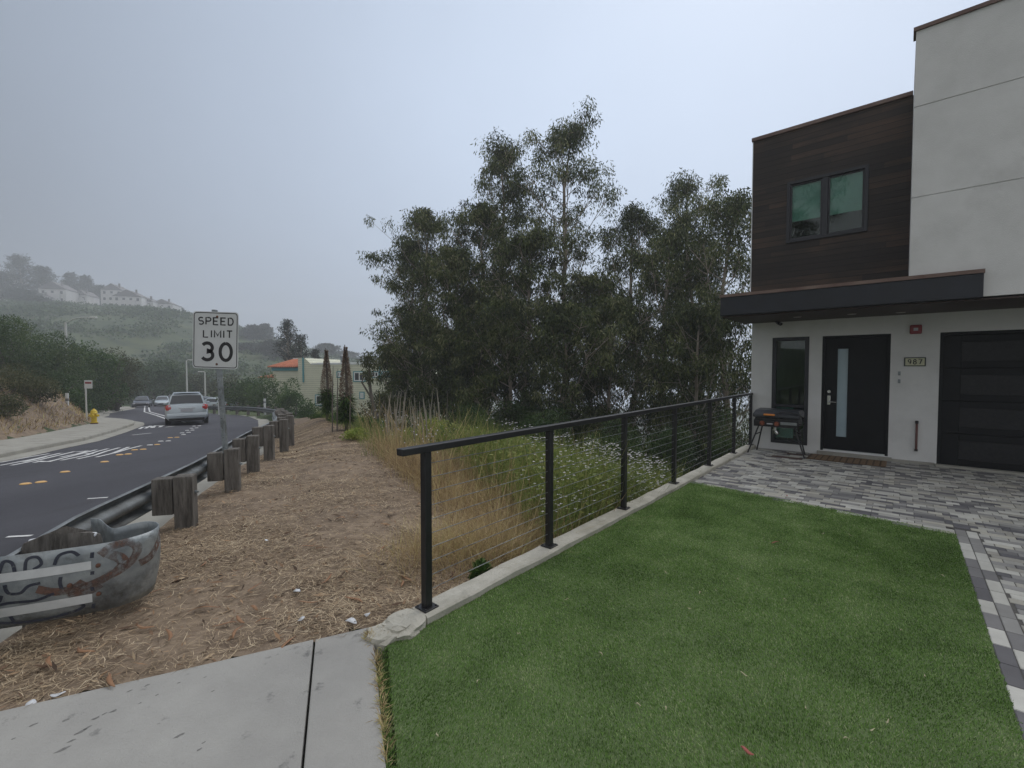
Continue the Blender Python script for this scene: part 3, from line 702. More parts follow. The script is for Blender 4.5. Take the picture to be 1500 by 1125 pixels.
# ------------------------------------------------------------------ griddle
def griddle():
    g = empty('griddle', ab(.62, -.55, .012), ANG, 'black two burner griddle with orange handle on folding legs by the narrow window', 'griddle')
    mb = MB(); # local x along facade, -y towards us ; top height .85
    mb.loft([[(-.39, -.24, .72), (.39, -.24, .72), (.39, .22, .72), (-.39, .22, .72)], [(-.40, -.25, .74), (.40, -.25, .74), (.40, .24, .74), (-.40, .24, .74)],
             [(-.40, -.25, .78), (.40, -.25, .78), (.40, .24, .82), (-.40, .24, .82)], [(-.36, -.17, .865), (.36, -.17, .865), (.37, .22, .875), (-.37, .22, .875)]])
    mb.build('lid', M['lid'], g, bevel=.012)
    mb = MB(); mb.box(-.37, .37, -.22, .2, .56, .715); mb.build('body', M['black'], g, bevel=.012)
    mb = MB(); mb.loft([[(-.38, -.235, .545), (.36, -.235, .545), (.36, -.221, .545), (-.38, -.221, .545)], [(-.38, -.25, .66), (.36, -.25, .66), (.36, -.221, .68), (-.38, -.221, .68)]])
    mb.build('control_panel', M['black'], g, bevel=.004)
    mb = MB(); mb.box(.08, .35, -.258, -.251, .60, .655); mb.build('drip_tray', M['galvd'], g, bevel=.003)
    for x in (-.23, .02):
        mb = MB(); mb.tube([(x, -.25, .61), (x, -.265, .61), (x, -.285, .61)], [.048, .048, .034], 16); mb.build('knob', M['copper'], g, True)
    mb = MB(); mb.box(-.15, -.05, -.257, -.251, .595, .615); mb.build('badge', M['plate'], g)
    mb = MB(); mb.box(-.20, -.01, -.30, -.275, .765, .80); mb.box(-.20, -.17, -.275, -.25, .77, .795); mb.box(-.04, -.01, -.275, -.25, .77, .795); mb.build('handle', M['orangeh'], g, bevel=.008)
    for sx in (-1, 1):
        for sy in (-1, 1):
            mb = MB(); mb.tube([(sx*.30, sy*.16, .57), (sx*(.42+.06*(sy < 0)), sy*.24, .0)], .014, 8); mb.build('leg', M['black'], g, True)
        mb = MB(); mb.tube([(sx*.345, -.185, .38), (sx*.34, .19, .38)], .012, 8); mb.build('brace', M['black'], g, True)
    mb = MB(); mb.tube([(.02, -.27, .80), (.10, -.29, .835), (.25, -.28, .84), (.38, -.26, .80), (.46, -.24, .74), (.48, -.22, .66), (.44, -.21, .62), (.36, -.2, .62)], .011, 8); mb.build('hose', M['tyre'], g, True)
    mb = MB(); mb.tube([(-.02, -.20, .54), (-.02, -.20, .48)], .03, 12); mb.tube([(.0, -.22, .46), (.04, -.24, .42)], [.038, .03], 12); mb.tube([(-.05, -.21, .50), (-.04, -.22, .40)], .007, 6)
    mb.build('regulator', M['chrome'], g, True)
griddle()
def doormat():
    d = MB(); rr = random.Random(5)
    d.box(1.12, 2.26, -.78, -.16, .0135, .024)
    o = d.build('doormat', M['matm'], None, bevel=.004)
    for v in o.data.vertices: v.co = ab(*v.co)
    tag(o, 'brown woven coir doormat lying on the pavers below the black front door', 'doormat')
    b = MB()
    for i in range(12):
        for j in range(4):
            x = 1.13+i*.094; x += .035; y = -.765+j*.152; b.box(x, x+.07, y, y+.12, .0235, .031)
    q = b.build('weave_block', M['matm2'], o, bevel=.006)
    for v in q.data.vertices: v.co = ab(*v.co)
doormat()

# ------------------------------------------------------------------ guardrail
RAILP = [(-3.0, 2.2, .5), (-3.2, 2.86, .5), (-3.5, 3.6, .5), (-3.78, 4.7, .5), (-4.15, 6.1, .5), (-5.0, 8.5, .48), (-5.9, 11.3, .42), (-8, 15.3, .15), (-10.5, 20, -.22), (-13, 25, -.62), (-15.2, 29, -.9), (-19.5, 33.8, -1.15), (-25.6, 38.5, -1.45), (-31, 41.5, -1.6)]
def resample(P, step):
    P = [Vector(p) for p in P]; out = []
    # Catmull-Rom
    Q = [P[0]*2-P[1]]+P+[P[-1]*2-P[-2]]
    for i in range(1, len(Q)-2):
        n = max(2, int((Q[i+1]-Q[i]).length/step))
        for k in range(n):
            t = k/n; a, b, c, d = Q[i-1:i+3]
            out.append(.5*((2*b)+(c-a)*t+(2*a-5*b+4*c-d)*t*t+(3*b-a-3*c+d)*t**3))
    return out+[P[-1]]
def guardrail():
    g = empty('guardrail', (-3.2, 2.86, 0), 0, 'weathered steel guardrail on grey timber posts curving along the road edge', 'guardrail')
    inv = Vector((3.2, -2.86, 0)); path = resample(RAILP, .35)
    prof = [(.0, 0), (-.01, -.015), (.03, -.045), (.035, -.085), (-.02, -.12), (-.03, -.155), (-.02, -.19), (.035, -.225), (.03, -.265), (-.01, -.295), (0, -.31)]
    rings = []
    for i, p in enumerate(path):
        t = path[min(i+1, len(path)-1)]-path[max(i-1, 0)]; n = Vector((t.y, -t.x, 0)).normalized()   # towards the verge
        rings.append([p+inv-n*o*1.6+Vector((0, 0, z)) for o, z in prof])
    mb = MB(); mb.loft(rings, cap=False, closed=False); o = mb.build('rail', M['galvd'], g, True, sharp=60)
    s = o.modifiers.new('solid', 'SOLIDIFY'); s.thickness = .005
    # posts: explicit near ones, then on along the curve
    acc = 0; last = path[0]; marks = []
    targ = [4.55, 6.2, 7.5, 8.8, 10.1, 11.4, 12.8, 14.0, 15.2, 16.9, 18.7, 20.5, 22.4, 24.3, 26.3, 28.3]
    for Y in targ:
        i = min(range(len(path)), key=lambda k: abs(path[k].y-Y)); marks.append(i)
    i = marks[-1]; acc = 0
    while i < len(path)-1:
        acc += (path[i+1]-path[i]).length; i += 1
        if acc > 2: marks.append(i); acc = 0
    rr = random.Random(2)
    for k, i in enumerate(marks):
        p = path[i]; t = (path[min(i+1, len(path)-1)]-path[max(i-1, 0)]).normalized(); n = Vector((t.y, -t.x, 0)).normalized()
        hd = Vector((t.x, t.y, 0)).normalized()
        m3 = Matrix((n, hd, Vector((0, 0, 1)))).transposed()
        yaw = Matrix.Rotation(rr.uniform(-.06, .06), 3, 'Z'); tilt = Matrix.Rotation(rr.uniform(-.03, .03), 3, 'X')
        top = p.z+.075+rr.uniform(-.02, .03); base = min(th(p.x+n.x*.45, p.y+n.y*.45), p.z-.45)-.25
        c = p+inv+n*.335; mb = MB(); hgt = top-base
        mb.obox((c.x, c.y, (top+base)/2), .175, .15, hgt, m3@yaw@tilt); q = mb.build('post', M['timber'], g, bevel=.012)
        if k < 16:
            c = p+inv+n*.145; mb = MB(); z = p.z-.145
            mb.obox((c.x, c.y, z+rr.uniform(-.01, .02)), .19, .14, .38, m3); mb.build('spacer_block', M['timber'], q, bevel=.01)
            mb = MB(); b = p+inv+n*.425+Vector((0, 0, -.13)); mb.tube([b-n*.01, b+n*.012], .02, 8); mb.tube([b, b+n*.03], .01, 6); mb.build('bolt', M['galv'], q, True)
    # curved end terminal
    top = [(-3.75, 2.48), (-3.40, 2.58), (-3.07, 2.70), (-2.85, 2.80), (-2.62, 2.93), (-2.54, 3.04), (-2.515, 3.14), (-2.55, 3.25), (-2.65, 3.34), (-2.78, 3.385), (-2.86, 3.33), (-2.90, 3.28), (-2.98, 3.32), (-3.15, 3.44), (-3.32, 3.55)]
    zt = [.55, .55, .55, .55, .55, .55, .55, .55, .545, .53, .52, .515, .52, .53, .5]
    tp = resample([(x, y, z) for (x, y), z in zip(top, zt)], .03)
    rings = []
    def surf(i, v, off=0):     # v 0 top .. 1 bottom
        p = tp[i]; t = (tp[min(i+1, len(tp)-1)]-tp[max(i-1, 0)]); n = Vector((t.y, -t.x, 0)).normalized()
        c = Vector((-2.9, 3.1, 0)); pull = (Vector((p.x, p.y, 0))-c)*(.10*v*v)
        return Vector((p.x, p.y, p.z-.45*v))-pull+n*(off+.012*math.sin(v*math.pi))+inv
    rings = [[surf(i, v/8) for v in range(9)] for i in range(len(tp))]
    mb = MB(); mb.loft(rings, cap=False, closed=False); e = mb.build('end_terminal', M['galv'], g, True, sharp=60)
    s = e.modifiers.new('solid', 'SOLIDIFY'); s.thickness = .005; s.offset = 0
    idx = lambda x: min(range(len(tp)//2), key=lambda k: abs(tp[k].x-x))
    for v0, v1, xe in ((.22, .34, -2.655), (.70, .83, -2.67)):
        i1 = idx(xe); mb = MB(); mb.loft([[surf(i, v0, .006), surf(i, v1, .006)] for i in range(0, i1)], cap=False, closed=False)
        mb.build('reflective_strip', M['tape'], e, True)
    def graf(strokes, m, w, off):
        for st in strokes:
            mb = MB(); P = []
            for a, b in zip(st[:-1], st[1:]):
                n = 6
                for k in range(n): P.append((a[0]+(b[0]-a[0])*k/n, a[1]+(b[1]-a[1])*k/n))
            P.append(st[-1]); L_ = []; 
            for j, (u, v) in enumerate(P):
                a = P[max(j-1, 0)]; b = P[min(j+1, len(P)-1)]; du, dv = b[0]-a[0], (b[1]-a[1])*.45; l = math.hypot(du, dv) or 1
                nu, nv = -dv/l*w/2, du/l*w/2/.45
                def S(u_, v_):
                    f = (u_/.03)*1.0; i = int(max(0, min(len(tp)-2, f))); fr = min(1, max(0, f-i))
                    return surf(i, v_, off).lerp(surf(i+1, v_, off), fr)
                L_.append((S(u+nu, v+nv), S(u-nu, v-nv)))
            mb.loft([[a_, b_] for a_, b_ in L_], cap=False, closed=False); mb.build('graffiti', m, e, True)
    # u = metres along the sheet from its far-left end (.7 is the picture edge, 1.3 the fold)
    def cr(P, n=5):
        Q = [P[0]]+list(P)+[P[-1]]; out = []
        for i in range(1, len(Q)-2):
            for k in range(n):
                t = k/n; a, b, c, d = Q[i-1:i+3]
                out.append(tuple(.5*((2*b[q])+(c[q]-a[q])*t+(2*a[q]-5*b[q]+4*c[q]-d[q])*t*t+(3*b[q]-a[q]-3*c[q]+d[q])*t**3) for q in (0, 1)))
        return out+[P[-1]]
    graf([cr(q) for q in [[(1.12, .16), (1.18, .06), (1.25, .06), (1.29, .18), (1.26, .34), (1.18, .46), (1.08, .56), (.97, .63)], [(1.16, .16), (1.2, .24), (1.22, .34), (1.2, .42)],
          [(1.30, .42), (1.36, .38), (1.41, .26), (1.46, .12), (1.50, .05)], [(.84, .50), (.92, .58), (1.0, .58), (1.05, .5)], [(.98, .68), (1.06, .66), (1.12, .58)]]], M['spray'], .05, .004)
    graf([cr(q, 4) for q in [[(.60, .16), (.63, .08), (.66, .18), (.67, .26)], [(.68, .24), (.70, .07), (.735, .10), (.745, .24)], [(.79, .26), (.80, .08), (.85, .06), (.87, .16), (.83, .22)],
          [(.70, .38), (.71, .50), (.76, .52), (.80, .44), (.86, .42)], [(.93, .20), (.95, .08), (1.0, .05), (1.03, .12)], [(.955, .38), (.95, .46), (.955, .56)], [(1.085, .10), (1.083, .18)], [(1.085, .37), (1.083, .42)],
          [(1.08, .60), (1.083, .66)], [(1.085, .86), (1.08, .93)], [(.58, .68), (.70, .64), (.82, .66), (.92, .60)], [(.60, .90), (.72, .95), (.88, .96), (1.0, .92), (1.04, .86), (1.0, .80), (.93, .81)],
          [(.69, .80), (.70, .92)], [(.62, .50), (.66, .60), (.68, .52)]]], M['marker'], .017, .005)
    for x_, v in ((-2.60, .3), (-2.60, .72), (-2.78, .52)):
        i = idx(x_); c = surf(i, v, .004); n_ = (surf(i, v, .02)-surf(i, v, .0)).normalized(); mb = MB(); mb.tube([c, c+n_*.012, c+n_*.014], [.014, .012, .004], 8); mb.build('bolt', M['rustspot'], e, True)
    # broken timber inside the fold
    mb = MB(); c = Vector((-3.02, 3.12, 0))+inv; rr = random.Random(8)
    rings = []
    for z, k in ((-.2, 1), (.2, 1), (.47, 1), (.54, .93)):
        rings.append([(c.x+dx*k, c.y+dy*k, z+(rr.uniform(-.03, .05) if z > .5 else 0)) for dx, dy in ((-.22, -.17), (-.08, -.13), (.05, -.09), (.15, -.05), (.13, .06), (.05, .07), (-.1, .02), (-.24, -.05))])
    mb.loft(rings); q = mb.build('end_post', M['timber'], g, bevel=.008)
    for (x, y, sx, sy, rz) in ((.09, -.01, .09, .05, .3), (-.07, -.06, .08, .035, -.1), (-.17, -.10, .08, .03, .8)):
        mb = MB(); mb.obox((c.x+x, c.y+y, .528), sx, sy, .03, Matrix.Rotation(rz, 3, 'Z')); mb.build('splintered_top', M['paper'], q, bevel=.01)
guardrail()

# ------------------------------------------------------------------ speed limit sign
def speed_sign():
    x, y = -3.86, 6.15; z0 = th(x, y)
    s = empty('road_sign', (x, y, z0), 0, 'white SPEED LIMIT 30 sign on a galvanised post beside the guardrail', 'road sign')
    lean = -.115/2.1; L = 2.47-z0
    mb = MB()
    # square tube post
    def P(z): return Vector((lean*z, 0, z))
    rings = []
    for z in (-.2, L):
        c = P(z); h = .026; rings.append([(c.x-h, -h, z), (c.x+h, -h, z), (c.x+h, h, z), (c.x-h, h, z)])
    mb.loft(rings); post = mb.build('post', M['galv'], s, bevel=.004)
    mb = MB()
    for i in range(12):
        z = .12+i*.13; c = P(z); mb.tube([(c.x, -.0262, z), (c.x, -.0272, z)], .006, 8)
    mb.build('punched_holes', M['ink'], post)
    # panel
    cx, cz = lean*2.06-.0, 2.06-z0; tx = .0
    def rrect(w, h, r, n=6):
        pts = []
        for (sx, sz, a0) in ((1, 1, 0), (-1, 1, 90), (-1, -1, 180), (1, -1, 270)):
            for k in range(n+1):
                a = R(a0+90*k/n); pts.append((sx*(w/2-r)+r*math.cos(a), sz*(h/2-r)+r*math.sin(a)))
        return pts
    piv = empty('sign_panel_pivot') if False else None
    tilt = Matrix.Rotation(-lean*.6, 3, 'Y')
    def place(o):
        for v in o.data.vertices: v.co = tilt@v.co+Vector((cx, 0, cz))
    mb = MB(); o_ = rrect(.61, .762, .045); mb.loft([[(p[0], -.033, p[1]) for p in o_], [(p[0], -.030, p[1]) for p in o_]])
    pn = mb.build('panel', M['signw'], s); place(pn)
    mb = MB(); a_ = rrect(.585, .737, .04); b_ = rrect(.565, .717, .032); n = len(a_)
    mb.add([(p[0], -.0345, p[1]) for p in a_]+[(p[0], -.0345, p[1]) for p in b_], [(i, (i+1) % n, n+(i+1) % n, n+i) for i in range(n)])
    o = mb.build('border', M['ink'], pn); place(o)
    mb = MB(); text_strokes(mb, 'SPEED', -.232, .208, .075, .092, .024, .0175, -.0345)
    text_strokes(mb, 'LIMIT', -.168, .038, .075, .092, .026, .0175, -.0345); o = mb.build('lettering', M['ink'], pn); place(o)
    mb = MB(); text_strokes(mb, '3', -.19, -.265, .17, .225, 0, .044, -.0345); text_strokes(mb, '0', .055, -.265, .17, .225, 0, .044, -.0345)
    o = mb.build('numerals', M['ink'], pn); place(o)
    mb = MB()
    for z in (.315, -.32): mb.tube([(.02, -.034, z), (.02, -.042, z)], [.016, .012], 10)
    o = mb.build('bolt', M['rustspot'], pn, True); place(o)
speed_sign()

# ------------------------------------------------------------------ road markings
def marks():
    z1 = lambda x, y: (x*220/1500, 560+y*165/1125)
    z2 = lambda x, y: (180+x*260/1500, 560+y*195/1125)
    groups = [[(0, 803), (240, 757), (490, 714)], [(0, 832), (330, 770), (610, 708)], [(110, 832), (400, 775), (745, 693)], [(240, 796), (420, 755), (480, 735)],
              [(340, 804), (400, 790), (470, 797), (700, 742), (965, 675)], [(600, 750), (780, 715), (880, 685), (760, 697)], [(610, 781), (860, 730), (960, 695), (1080, 664)], [(850, 715), (930, 715)],
              [(770, 768), (940, 732), (1060, 690), (1195, 654)], [(960, 750), (1120, 712), (1230, 668), (1285, 648)], [(1130, 712), (1270, 670), (1410, 634)]]
    mb = MB()
    def st(pts, zf, w, dz=.006):
        P = [road_pt(*zf(*p)) for p in pts]; Q = []
        for a, b in zip(P[:-1], P[1:]):
            for k in range(3): Q.append(a.lerp(b, k/3))
        Q.append(P[-1]); Q = [Vector((q.x, q.y, float(zr(q.y))+dz)) for q in Q]
        ribbon(mb, Q, w)
    for s in groups: st(s, z1, .085)
    for s in ([(140, 395), (170, 378), (215, 378), (190, 390), (235, 368), (250, 385)], [(255, 385), (275, 365), (325, 368), (310, 380), (345, 364)], [(360, 380), (430, 372)]): st(s, z2, .12)
    st([(75, 447), (240, 430)], z2, .10)
    st([(45, 512), (115, 500)], lambda x, y: (x, y), .1) if False else None
    for s in ([(10, 787), (47, 785)], [(128, 731), (158, 729)]): st(s, lambda x, y: (x, y), .05)
    o = mb.build('road_marking', M['paint'], None); tag(o, kind='structure')
    mb = MB()
    def solid(Y0, Y1, off, w):
        yy = np.arange(Y0, Y1, .8); ribbon(mb, [(float(np.interp(Y, [24, 35, 42.5, 60, 80], [-16.9, -26.9, -33.9, -48, -64]))+off, Y, float(zr(Y))+.007) for Y in yy], w)
    solid(26, 70, 0, .12); solid(27, 70, -.5, .12)
    o = mb.build('lane_line', M['paint'], None); tag(o, kind='structure')
    # raised lane markers
    w = [(215, 922)]
    orange = [(255, 1018), (410, 1000), (650, 898), (1045, 797), (1195, 727), (1280, 720), (1345, 678), (1430, 672)]
    pts = [(road_pt(*z1(*p)), 'orange') for p in orange]
    for i, p in enumerate([(228, 532), (290, 528), (320, 500), (383, 498), (400, 470), (457, 467), (512, 444), (555, 425), (543, 408), (588, 406), (580, 390), (622, 387), (600, 372), (645, 370), (500, 430)]):
        pts.append((road_pt(*z2(*p)), 'paint' if i not in (1, 4, 5) else 'orange'))
    protos = {}
    for i, (p, k) in enumerate(pts):
        if k not in protos:
            mb = MB(); mb.lathe([(.08, 0), (.078, .010), (.055, .020), (.01, .024)], 14); o = mb.build('lane_marker', M['orange' if k == 'orange' else 'paint'], None, True); protos[k] = o
        else: o = protos[k].copy(); COL.objects.link(o)
        o.location = (p.x, p.y, p.z+.002); o.rotation_euler = (-.058, 0, 0)
        tag(o, 'small round %s lane marker glued on the dark asphalt' % ('orange' if k == 'orange' else 'white'), 'lane marker', '%s lane markers' % ('orange' if k == 'orange' else 'white'))
marks()

# ------------------------------------------------------------------ cars
def car(loc, rz, label, paint, kind='suv', group=None, pitch=0.):
    c = empty('parked_car' if kind != 'suv' else 'suv', loc, rz, label, 'car', group); c.rotation_euler = (pitch, 0, rz)
    if kind == 'suv': L, W, Hh = 4.75, 1.86, 1.72; rear, front = .0, 1.3; belt = 1.05; cab = [(-2.30, .25), (-1.85, .74), (.55, .74), (1.25, 0)]
    else: L, W, Hh = 4.6, 1.80, 1.44; belt = .92; cab = None
    # side outline stations along y (rear -, front +): z_low, z_belt, half width
    if kind == 'suv':
        st = [(-2.37, .45, .92, .70), (-2.33, .32, 1.02, .84), (-2.2, .28, 1.06, .92), (-1.2, .25, 1.08, .93), (0, .25, 1.05, .93), (1.0, .25, 1.03, .93), (1.5, .27, .98, .92), (2.0, .3, .90, .87), (2.28, .36, .78, .76), (2.36, .45, .66, .62)]
        gh = [(-2.24, 1.06, .80, 1.06, .80), (-2.02, 1.07, .80, 1.62, .66), (-1.80, 1.08, .81, 1.69, .63), (-.6, 1.07, .82, 1.73, .63), (.3, 1.05, .82, 1.69, .62), (.7, 1.04, .82, 1.5, .66), (1.35, 1.02, .80, 1.03, .78)]
    else:
        st = [(-2.3, .42, .80, .66), (-2.2, .3, .92, .82), (-1.7, .25, .96, .89), (-.6, .22, .94, .90), (.6, .22, .92, .90), (1.3, .24, .86, .89), (1.9, .28, .78, .84), (2.22, .34, .66, .72), (2.3, .42, .58, .6)]
        gh = [(-1.75, .95, .74, .95, .74), (-1.05, .95, .76, 1.36, .56), (-.4, .94, .77, 1.44, .55), (.15, .93, .77, 1.40, .56), (1.0, .90, .75, .91, .74)]
    rings = []
    for y, zl, zb, hw in st:
        rings.append([(-hw*.86, y, zl), (-hw, y, zl+.14), (-hw*1.0, y, (zl+zb)/2), (-hw*.985, y, zb-.12), (-hw*.9, y, zb), (0, y, zb+.025), (hw*.9, y, zb), (hw*.985, y, zb-.12), (hw, y, (zl+zb)/2), (hw, y, zl+.14), (hw*.86, y, zl)])
    mb = MB(); mb.loft(rings); body = mb.build('body', M[paint], c, True, sharp=50)
    mb = MB(); mb.loft([[(-wb, y, zb-.03), (-(wb*.35+wt*.65), y, zb+(zt-zb)*.72), (-wt*.93, y, zt-.012), (0, y, zt+.015), (wt*.93, y, zt-.012), (wb*.35+wt*.65, y, zb+(zt-zb)*.72), (wb, y, zb-.03)] for y, zb, wb, zt, wt in gh])
    cabn = mb.build('cabin', M[paint], c, True, sharp=50)
    # glass patches lifted off the cabin
    def lerp(a, b, t): return tuple(a[i]+(b[i]-a[i])*t for i in range(len(a)))
    def quadglass(g0, g1, lo, hi, side=False, ny=(-1)):
        mb = MB()
        if not side:
            a, b = lerp(g0, g1, lo), lerp(g0, g1, hi); k = .93
            rows = []
            for q in (a, b):
                zt = q[3]+.022; wt = q[4]*.90 if q[3]-q[1] > .1 else q[2]*.9
                rows.append([(-wt, q[0], zt-.02), (0, q[0], zt+.004), (wt, q[0], zt-.02)])
            off = Vector((0, ny*.014, .006)); mb.loft([[Vector(p)+off for p in r] for r in rows], cap=False, closed=False)
        return mb
    g = quadglass(gh[0], gh[1], .08, .86).build('rear_window', M['carglass'], c, True)
    g2 = quadglass(gh[-1], gh[-2], .08, .92, ny=1).build('windscreen', M['carglass'], c, True)
    for s in (-1, 1):
        mb = MB(); rows = []
        for q in gh[1:-1]:
            y, zb, wb, zt, wt = q; zm = zb+(zt-zb)*.72; wm = wb*.35+wt*.65
            rows.append([(s*(wb+.006-(wb-wm)*.12), y, zb+.05), (s*(wm+.012), y, zm+.02)])
        mb.loft(rows, cap=False, closed=False); mb.build('side_window', M['carglass'], c, True)
    yr = st[0][0]
    if kind == 'suv':
        mb = MB()
        mb.loft([[(-.80, -2.385, .36), (.80, -2.385, .36), (.83, -2.1, .34), (-.83, -2.1, .34)], [(-.86, -2.41, .50), (.86, -2.41, .50), (.935, -2.1, .5), (-.935, -2.1, .5)], [(-.84, -2.40, .62), (.84, -2.40, .62), (.92, -2.1, .62), (-.92, -2.1, .62)]])
        mb.build('rear_bumper', M[paint], c, bevel=.03)
        mb = MB(); mb.box(-.76, .76, -2.36, -1.9, .20, .37); mb.build('lower_valance', M['tyre'], c, bevel=.02)
        for s in (-1, 1):
            mb = MB(); mb.loft([[(s*.66, -2.372, .78), (s*.86, -2.33, .78), (s*.93, -2.1, .80), (s*.68, -2.25, .78)], [(s*.65, -2.372, .93), (s*.87, -2.33, .93), (s*.945, -2.1, .93), (s*.68, -2.25, .93)], [(s*.70, -2.32, 1.06), (s*.85, -2.28, 1.07), (s*.925, -2.08, 1.05), (s*.70, -2.2, 1.05)]])
            mb.build('tail_light', M['redlamp'], c, bevel=.02)
            mb = MB(); mb.tube([(s*.60, -1.6, 1.74), (s*.605, -.6, 1.765), (s*.60, .2, 1.73)], .016, 6); mb.build('roof_rail', M['galv'], c, True)
        mb = MB(); mb.box(-.26, .26, -2.402, -2.37, .70, .83); mb.build('number_plate', M['plate'], c, bevel=.006)
        mb = MB(); mb.box(-.36, .36, -2.40, -2.36, .865, .89); mb.build('tailgate_handle', M['chrome'], c, bevel=.006)
        mb = MB(); mb.loft([[(-.56, -2.05, 1.67), (.56, -2.05, 1.67), (.56, -1.8, 1.70), (-.56, -1.8, 1.70)], [(-.55, -2.13, 1.685), (.55, -2.13, 1.685), (.55, -1.8, 1.725), (-.55, -1.8, 1.725)]]); mb.build('spoiler', M[paint], c, bevel=.01)
    else:
        for s in (-1, 1):
            mb = MB(); mb.box(s*.5 if s > 0 else -.8, .8 if s > 0 else -.5, -2.31, -2.18, .68, .82); mb.build('tail_light', M['redlamp'], c, bevel=.02)
            mb = MB(); mb.box(s*.52 if s > 0 else -.78, .78 if s > 0 else -.52, 2.1, 2.28, .56, .68); mb.build('headlight', M['plate'], c, bevel=.02)
        mb = MB(); mb.box(-.4, .4, 2.22, 2.315, .40, .54); mb.build('grille', M['tyre'], c, bevel=.01)
    for y in ((-1.42, 1.42) if kind == 'suv' else (-1.38, 1.4)):
        for s in (-1, 1):
            r = .36 if kind == 'suv' else .32; x = s*(.84 if kind == 'suv' else .80)
            mb = MB(); pr = [(r-.06, .10), (r-.01, .105), (r, .08), (r, -.08), (r-.01, -.105), (r-.06, -.10)]
            mb.loft([[(x+o, y+rr_*math.cos(2*math.pi*k/20), r+rr_*math.sin(2*math.pi*k/20)) for k in range(20)] for rr_, o in pr])
            w = mb.build('wheel', M['tyre'], c, True)
            mb = MB(); 
            for k in range(5):
                a = 2*math.pi*k/5; mb.obox((x+s*.10, y+.13*math.cos(a), r+.13*math.sin(a)), .02, .22, .05, Matrix.Rotation(a, 3, 'X'))
            mb.tube([(x+s*.09, y, r), (x+s*.115, y, r)], .06, 10); mb.build('rim', M['galv'], w)
    for s in (-1, 1):
        mb = MB(); y = .72 if kind == 'suv' else .55; z = 1.12 if kind == 'suv' else .98
        mb.obox((s*1.0, y, z), .18, .09, .13); mb.build('mirror', M[paint], c, bevel=.03)
    return c
p = Vector((-17.35, 24.1)); zc = float(zr(24.1+1.6))
car((p.x-1.0, p.y+1.55, zc+.01), R(35.5), 'silver suv with red tail lights driving away on the road', 'silver', 'suv', pitch=-.05)
FC = [((-48.0, 59.0), R(215), 'dark blue parked car, leftmost of the cars on the far bend', 'darkpaint'),
      ((-49.6, 64.5), R(216), 'silver parked car just right of the dark blue one on the far bend', 'silver'),
      ((-51.4, 69.0), R(215), 'black parked car between two others far down the road', 'blackpaint'),
      ((-45.6, 73.5), R(216), 'silver parked car next to the silver suv on the far bend', 'silver'),
      ((-30.6, 46.6), R(80), 'silver car with dark windows seen above the far guardrail', 'silver'),
      ((-34.0, 49.5), R(75), 'black car parked beyond the far guardrail beside the silver suv', 'blackpaint')]
for (x, y), rz, lb, pt in FC:
    car((x, y, th(x, y)+.05), rz, lb, pt, 'sedan', 'cars parked along the far bend')

# ------------------------------------------------------------------ hydrant and small posts
def hydrant():
    p = Vector((-20.9, 22.7)); z = float(zr(p.y))+.14
    h = empty('fire_hydrant', (p.x, p.y, z), 0, 'yellow fire hydrant on the pavement at the kerb corner', 'hydrant')
    mb = MB(); mb.lathe([(.16, .06), (.16, .09), (.11, .10), (.105, .50), (.15, .51), (.15, .55), (.13, .57), (.12, .64), (.08, .70), (.03, .73), (.03, .77), (.001, .77)], 18); mb.build('barrel', M['yellow'], h, True)
    mb = MB(); mb.lathe([(.15, 0), (.15, .06), (.10, .06)], 16); mb.build('base', M['rustspot'], h, True)
    for d, r in (((-1, 0), .05), ((1, 0), .05), ((.3, -1), .07)):
        v = Vector((d[0], d[1], 0)).normalized(); mb = MB(); c = Vector((0, 0, .42)); mb.tube([c, c+v*.17, c+v*.172, c+v*.22], [r, r, r*1.3, r*1.2], 12); mb.build('outlet', M['yellow'], h, True)
hydrant()
def postsign(px, pybase, top_py, Y, wpx, hpx, label, name='street_sign'):
    b = at(px, pybase, Y); t = at(px, top_py, Y); zb = float(zr(Y))+.13 if name != 'marker_post' else None
    s = empty(name, (b.x, Y, b.z), 0, label, 'sign')
    L = t.z-b.z; mb = MB(); mb.tube([(0, 0, -.3), (0, 0, L)], .035, 8); mb.build('post', M['lamppost'], s, True)
    w, h = wpx/F*Y, hpx/F*Y; mb = MB(); mb.box(-.02, w, -.05, -.036, L-h, L); pn = mb.build('panel', M['signw'], s, bevel=.004)
    mb = MB(); mb.box(.06*w, w*.9, -.054, -.051, L-h*.42, L-h*.2); mb.build('red_band' if 'red' in label else 'marking', M['alarm'] if 'red' in label else M['ink'], pn)
postsign(127, 616, 557, 23.5, 11, 12, 'small white stop sign board with red band on a thin post behind the hydrant', 'street_sign')
postsign(175, 599, 562, 45, 6, 5, 'tiny white sign on a thin post beside the far pavement', 'street_sign')
postsign(273, 590, 576, 60, 5, 5, 'tiny pale sign below the lamp post behind the silver suv', 'street_sign')
def mpost(px, y0, y1, Y, label):
    b = at(px, y0, Y); t = at(px, y1, Y); w = .07
    z = th(b.x, Y); mb = MB(); mb.box(-w, w, -.03, .03, min(z-b.z, 0)-.2, t.z-b.z); o = mb.build('marker_post', M['whitefr'], None, bevel=.01)
    o.location = (b.x, Y, b.z); tag(o, label, 'marker post'); 
    mb = MB(); mb.box(-w-.002, w+.002, -.034, .034, (t.z-b.z)*.62, (t.z-b.z)*.75); mb.build('band', M['galvd'], o)
mpost(99, 606, 576, 24.5, 'white marker post on the left bank behind the hydrant')
mpost(388, 600, 584, 32, 'short white marker post beyond the far guardrail near the green bushes')
mpost(321, 596, 583, 36, 'short white marker post beyond the far guardrail beside the parked car')
